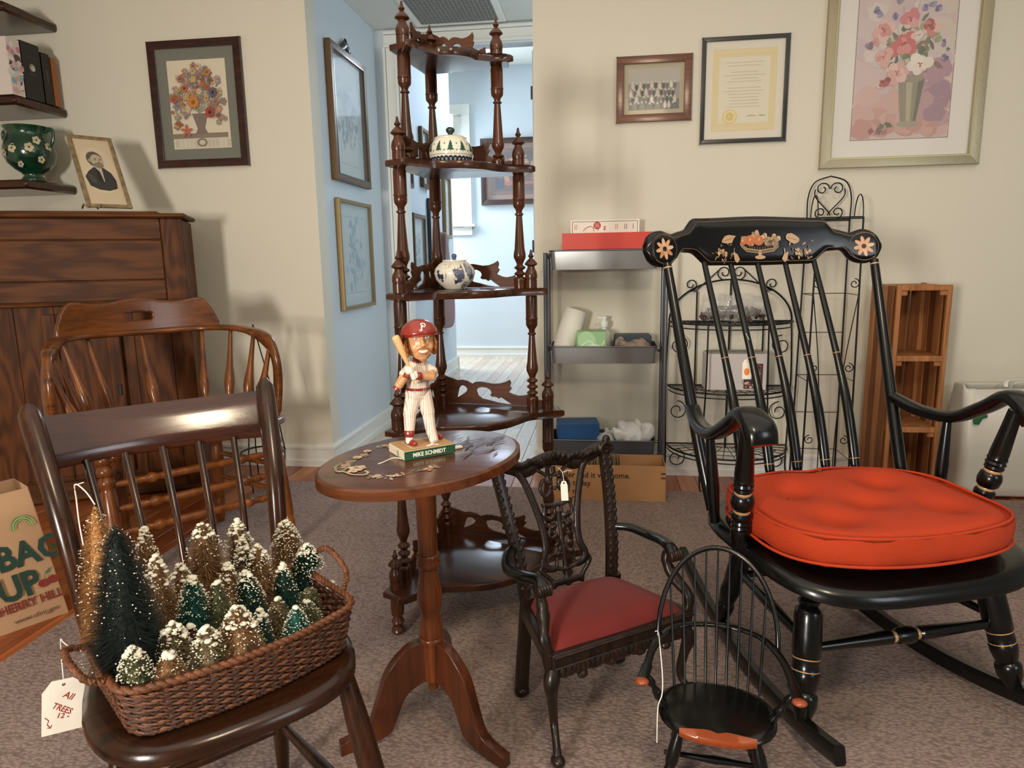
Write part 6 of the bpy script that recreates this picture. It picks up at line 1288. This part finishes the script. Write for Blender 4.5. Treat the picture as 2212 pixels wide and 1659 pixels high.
# ------------------------------------------------------------------ half round wire rack
wr_ = thing('wire_rack', "black wire half round baker's rack with scrolled sides and three shelves", 'rack', (.592, 3.385, -.012)); IR = M['iron']
def tube(P_, d=.006, seg=6, up=(0, 1, 0), close=False): return MB().sweep(P_, d, d, seg, up, close=close)
def scroll(c, r, a0, turns, dirn, ax='xz', n=26):
    P_ = []
    for i in range(n): t = i/(n-1); a = a0+dirn*2*pi*turns*t; q = r*(1-.72*t); P_.append((c[0]+q*cos(a), c[1], c[2]+q*sin(a)) if ax == 'xz' else (c[0], c[1]+q*cos(a), c[2]+q*sin(a)))
    return P_
RW = .282
for z, rd in ((.773, .225), (.463, .25), (.170, .285)):
    sh = None; rim = [(RW*cos(a), -rd*sin(a), z) for a in [pi*k/30 for k in range(31)]]
    sh = tube(rim+[(-RW, 0, z)], .009).build('shelf_rim', IR, wr_, 60); tube([(-RW, 0, z), (RW, 0, z)], .008).build('shelf_back', IR, sh, 60); tube([(x*.985, y*.97, z-.022) for x, y, z in rim], .006).build('lower_rim', IR, sh, 60)
    for k in range(15): a = pi*(k+1)/16; tube([(0.0+RW*.22*cos(a), -rd*.22*sin(a), z), (RW*cos(a), -rd*sin(a), z)], .0035, 5).build('shelf_wire', IR, sh, 0)
    for q in (.25, .5, .75): tube([(RW*q*cos(a), -rd*q*sin(a), z) for a in [pi*k/20 for k in range(21)]], .0035, 5).build('shelf_ring', IR, sh, 0)
for s in (-1, 1):
    tube(spline([(s*RW, 0, .77), (s*(RW+.01), 0, .5), (s*(RW+.004), -.0, .15), (s*(RW+.006), 0, .05), (s*(RW+.022), 0, .003)], 6), .008).build('leg', IR, wr_, 60)
    tube(spline([(s*.130, -.22, .79), (s*.135, -.235, .46), (s*.15, -.245, .17), (s*.15, -.245, .03), (s*.138, -.25, .006), (s*.120, -.25, .02), (s*.122, -.25, .05)], 6), .008).build('leg', IR, wr_, 60)
    for z in (.66, .34, .10): tube([(x, y, z_) for x, y, z_ in scroll((s*(RW-.045), -.02, z), .048, pi/2, 1.3, s)], .0055).build('side_scroll', IR, wr_, 60)
    tube(scroll((s*.185, 0, .945), .030, -pi/2, 1.3, -s), .006).build('top_scroll', IR, wr_, 60); tube(scroll((s*.033, 0, 1.0), .034, -pi/2, 1.3, s), .006).build('top_scroll', IR, wr_, 60); tube([(s*.05, 0, 1.02), (s*.17, 0, .91)], .006).build('brace', IR, wr_, 60)
    MB().lathe((s*.155, -.0, .17), (s*.155, 0, .915), [(0, .004), (1, .004)], 8).build('upright', IR, wr_, 60)
MB().lathe((0, 0, .15), (0, 0, .965), [(0, .005), (1, .005)], 8).build('upright', IR, wr_, 60)
tube([(RW*cos(a), 0, .773+.195*sin(a)) for a in [pi*k/36 for k in range(37)]], .009).build('arch', IR, wr_, 60)
sb_ = thing('shell_bag', 'clear plastic bag of dark brown pieces lying on the top wire shelf', 'bag', (.585, 3.28, .7665)); random.seed(31); mb = MB()
for k in range(150):
    x = random.uniform(-.14, .14); e = sqrt(max(0, 1-(x/.155)**2)); mb.ball((x, random.uniform(-.05, .05)*e, .012+random.random()*.062*e), (random.uniform(.007, .016), random.uniform(.006, .012), random.uniform(.004, .010)), 6, 4, Matrix.Rotation(random.random()*3, 3, (random.random(), random.random(), random.random())))
mb.build('contents', mat('bagged_brown', '#4a3a35', .4, var=.8, vscale=40), sb_, 40)['kind'] = 'stuff'
cb_ = crumple('film', 'x y z w', 'bag', (0, 0, 0), (.165, .075, .115), mat('clear_film', '#d5d3d2', .12, spec=.8, alpha=.28, coat=.6), 21, .006, 40)
for q_ in ('label', 'category'): del cb_[q_]
cb_.parent = sb_
pb = thing('photo_box', 'white cardboard box with a photograph of coins on its side, middle wire shelf', 'box', (.600, 3.28, .456)); MB().box((0, 0, .085), (.27, .12, .168), None, .002).build('carton', mat('box_white', '#cfc6c0', .6), pb, 0); MB().box((-.0, .0, .172), (.25, .10, .004)).build('lid', mat('lid_grey', '#8d8782', .6), pb, 0)
P = Paint(lambda x, y, l: (x, -.0602-l, y), 2e-5); random.seed(6); P.rect(.035, .008, .118, .125, '#4a2f2a')
for k in range(80): P.oval(random.uniform(.042, .110), random.uniform(.015, .118), .007, .006, random.choice(['#a8574a', '#2c2a38', '#c9b8a8', '#7c3a34', '#5a5a70', '#8d6a58']), 0, 7, .2)
P.rect(.028, .03, .034, .12, '#b9a9a0'); P.build('box_print', pb)
# ------------------------------------------------------------------ tall wire tower
tw = thing('wire_tower', 'tall narrow black wire plant tower with heart scroll crest, behind the rocking chair', 'stand', (1.0, 3.27, -.012)); TW, TD = .092, .085
def txy(z, s, f): k = 1+.12*(1-z/1.22); return (s*TW*k, f*TD*k, z)
for s in (-1, 1):
    for f_ in (-1, 1): MB().lathe(txy(0, s, f_), txy(1.232, s, f_), [(0, .0045), (1, .0040)], 8).build('upright', IR, tw, 60)
    for z in (.16, .52, .90, 1.10): tube([txy(z, s, -1), txy(z, s, 1)], .0035, 5).build('rung', IR, tw, 0)
    tube(spline([(s*TW, TD, 1.232), (s*TW*1.0, TD, 1.33), (s*TW*.72, TD, 1.395), (0, TD, 1.42)], 8), .006).build('crest_arch', IR, tw, 60)
    tube([(x, TD, z) for x, y, z in scroll((s*.032, 0, 1.365), .030, pi if s > 0 else 0, 1.2, -s)]+[], .0055).build('crest_scroll', IR, tw, 60)
    tube(spline([(s*.062, TD, 1.365), (s*.060, TD, 1.33), (0, TD, 1.262), (-s*.002, TD, 1.250)], 6), .0055).build('crest_scroll', IR, tw, 60); tube([(x, TD, z) for x, y, z in scroll((s*.036, 0, 1.262), .026, -pi/2, 1.2, s)], .0055).build('crest_scroll', IR, tw, 60)
    tube([(s*TW, -TD+.005+y*.9, z) for x, y, z in [(0, .06-.06*cos(a), 1.235+.095*sin(a)) for a in [pi*k/16 for k in range(17)]]], .005).build('side_loop', IR, tw, 60)
    for z in (.25, .58, .95): tube([(x, y, z_) for x, y, z_ in scroll((s*(TW-.018), -TD, z), .022, pi/2, 1.3, -s)], .0045).build('side_scroll', IR, tw, 60)
    tube(spline([txy(.90, s*.98, -1), (s*TW*.55, -TD, .55), (s*TW*.35, -TD*1.05, .12), (s*TW*.6, -TD*1.1, .04)], 8), .0045).build('long_curve', IR, tw, 60)
    tube([(x, -TD*1.1, z) for x, y, z in scroll((s*.075, 0, .05), .028, pi/2, 1.3, -s)], .005).build('foot_scroll', IR, tw, 60)
for z in (1.232, 1.226): 
    for f_ in (-1, 1): tube([(-TW, f_*TD, z), (TW, f_*TD, z)], .006, 6).build('top_bar', IR, tw, 0)
for z in (.16, .34, .52, .72, .90, 1.10): tube([txy(z, -1, 1), txy(z, 1, 1)], .0035, 5).build('rung', IR, tw, 0)
tube([txy(.03, -1, -1), txy(.03, 1, -1)], .006, 6).build('top_bar', IR, tw, 0)
# ------------------------------------------------------------------ slatted wooden crate shelf
cr3 = thing('crate_shelf', 'tall narrow slatted cedar crate shelf with three openings beside the wire tower', 'shelf', (1.215, 3.09, -.012)); CW, CD, CHt = .215, .26, .945; cd_ = wood('crate_dark', '#5e3319', '#8a5429', .6, 'Z', 9, 0, .2)
for x in (.009, CW-.009): MB().box((x, .009, CHt/2), (.018, .018, CHt), None, .002).build('post', M['cedar'], cr3, 0); MB().box((x, CD-.009, CHt/2), (.018, .018, CHt), None, .002).build('post', M['cedar'], cr3, 0)
for k in range(4):
    y = .020+.061*k
    for x in (-.005, CW+.005-.0): MB().box((x, y+.029, CHt/2), (.010, .056, CHt-.01), None, .0015).build('side_slat', M['cedar'] if k % 2 else cd_, cr3, 0)
for k in range(4): MB().box((.030+.052*k, CD+.004, CHt/2), (.046, .008, CHt-.01), None, .0015).build('back_slat', M['cedar'] if k % 2 == 0 else cd_, cr3, 0)
for z in (.012, .325, .635, CHt-.012):
    s_ = MB().box((CW/2, CD/2, z), (CW-.002, CD-.02, .014), None, .0015).build('board', M['cedar'], cr3, 0); MB().box((CW/2, .007, z), (CW-.036, .014, .024), None, .002).build('front_rail', M['cedar'], cr3, 0)
    if z > .1:
        for x in (.030, CW-.030): MB().box((x, .012, z-.022), (.028, .012, .022), None, .003).build('corner_block', M['cedar'], cr3, 0)
# ------------------------------------------------------------------ white sack with a green leaf mark
sk = thing('white_sack', 'large white plastic carrier bag with a green leaf mark, standing behind the rocker arm', 'bag', (1.86, 3.27, -.001)); mb = MB(); vs = []; fs = []; ol = rr_(-.30, .30, -.11, .11, .05, 5); n = len(ol); rnd = random.Random(3)
lv = [0, .01, .05, .12, .2, .28, .36, .43, .470, .482]
for j, z in enumerate(lv):
    for k, (x, y) in enumerate(ol):
        q = 1+.03*sin(k*.9+z*11)+.02*sin(k*2.3-z*23); e = (.93 if j == 0 else 1)*(1-.05*z/.48); th_ = 1 if z < .3 else 1-.45*((z-.3)/.19)**1.5
        vs.append((x*e*(1+.01*(q-1)*30*.1), y*q*e*th_, z+(.010*sin(k*.8)+.005*sin(k*2.1) if j >= 8 else 0)))
for j in range(len(lv)-1):
    for k in range(n): k2 = (k+1) % n; fs.append((j*n+k, j*n+k2, (j+1)*n+k2, (j+1)*n+k))
fs.append(tuple(range(n))[::-1]); sb = MB().add(vs, fs).build('sack_body', mat('sack_white', '#d6d1c4', .4, bump=.5, bscale=14, coat=.2), sk, 70); so_ = sb.modifiers.new('thickness', 'SOLIDIFY'); so_.thickness = .0015
P = Paint(lambda x, y, l: (x, -.1185-l, y), 1e-4); lx, lz = at(2115, 902, Y=3.16).x-1.86, at(2115, 902, Y=3.16).z
P.poly([(lx-.024, lz-.028), (lx-.030, lz-.008), (lx-.012, lz+.022), (lx+.010, lz+.026), (lx+.030, lz+.012), (lx+.028, lz+.002), (lx+.010, lz-.004), (lx-.002, lz-.030)], '#1d5a33'); P.build('leaf_mark', sk)
for s in (-1, 1): MB().sweep(spline([(-.08, s*.02, .47), (-.06, s*.03, .50), (.06, s*.03, .50), (.08, s*.02, .47)], 5), .018, .003, 6).build('handle', M['plastic'], sk, 60)
# ------------------------------------------------------------------ paper carrier bag on the left
g0, g1 = at(0, 1375, Z=-.012), at(150, 1322, Z=-.012); gd = (g1-g0).normalized(); ga = atan2(gd.y, gd.x); gn = V((gd.y, -gd.x, 0)); BWb, BDb, BHb = .34, .17, .43
pg = thing('paper_bag', 'brown paper carrier bag with dark green lettering and a cherry picture, left of the chairs', 'bag', (g1.x, g1.y, -.0118), ga); kraft = mat('kraft_paper', '#b58f6c', .8, bump=.35, bscale=16, var=.05, vscale=6)
mb = MB(); ol = rr_(-BWb, 0, 0, BDb, .006, 2); n = len(ol); vs = []; fs = []; lv = [0, .04, .10, .17, .25, .34, BHb]
def pgz(x, z): return .005*sin(x*21+z*14)*(z/BHb)
for z in lv:
    for k, (x, y) in enumerate(ol): vs.append((x-.060*z/BHb, y+(pgz(x, z) if y < .02 else -pgz(x, z)-.03*(z/BHb)), z-(0 if z < BHb else .012*abs(sin(x*14)))))
for j in range(len(lv)-1):
    for k in range(n): k2 = (k+1) % n; fs.append((j*n+k, j*n+k2, (j+1)*n+k2, (j+1)*n+k))
fs.append(tuple(range(n))[::-1]); ob = MB().add(vs, fs).build('bag_body', kraft, pg, 30); s2 = ob.modifiers.new('t', 'SOLIDIFY'); s2.thickness = .001
P = Paint(lambda x, y, l: (x-.060*(y/BHb), pgz(x, y)-.0035-.003*y/BHb-l, y), 4e-5); dg = '#1f3a30'
def arc(cx_, cy_, r, c, w_): P.line([(cx_+r*cos(a), cy_+r*1.2*sin(a)) for a in [pi*(.0+1.05*k/14) for k in range(15)]], w_, c)
for r, c in ((.030, '#7f9a5e'), (.024, '#8fa86c'), (.018, '#7f9a5e')): arc(-.045, .315, r, c, .004)
P.text('BAG', -.135, .195, .104, dg, .004, .03, .84); P.text('UP', -.155, .098, .106, dg, .004, .03, .84); P.text('CHERRY HILL', -.190, .060, .038, '#7a2f22', .0012, .03, .84); P.text('www.chnj.gov', -.140, .022, .021, '#6a5038', .0003, .03, 1)
P.oval(-.040, .122, .015, .013, '#7a2a20', 0, 14); P.oval(-.015, .126, .015, .013, '#7a2a20', 0, 14); P.line([(-.038, .132), (-.028, .156), (-.018, .137)], .002, '#5d7a48'); P.poly([(-.030, .154), (-.010, .168), (-.020, .150)], '#2f6b60'); P.build('lettering', pg)
gi = thing('gift_wrapping', 'red and white wrapped parcel poking out of the paper bag', 'parcel', tuple(g1+V((0, 0, .07))-gd*.23+V((-gd.y, gd.x, 0))*.07), ga)
MB().box((.03, .0, .255), (.15, .08, .25), Matrix.Rotation(-.06, 3, 'Y'), .004).build('parcel', mat('parcel_white', '#d8d2c6', .5), gi, 0)
for x, a in ((0, .5), (.05, -.4), (.08, .2)): MB().box((x, -.043, .345), (.022, .003, .07), Matrix.Rotation(a, 3, 'Y')).build('ribbon', mat('ribbon_red', '#7d1f1c', .5) if x == 0 else bpy.data.materials['ribbon_red'], gi, 0)
MB().box((.04, .0, .384), (.10, .06, .014), Matrix.Rotation(.12, 3, 'Y'), .002).build('parcel_end', bpy.data.materials['ribbon_red'], gi, 0)
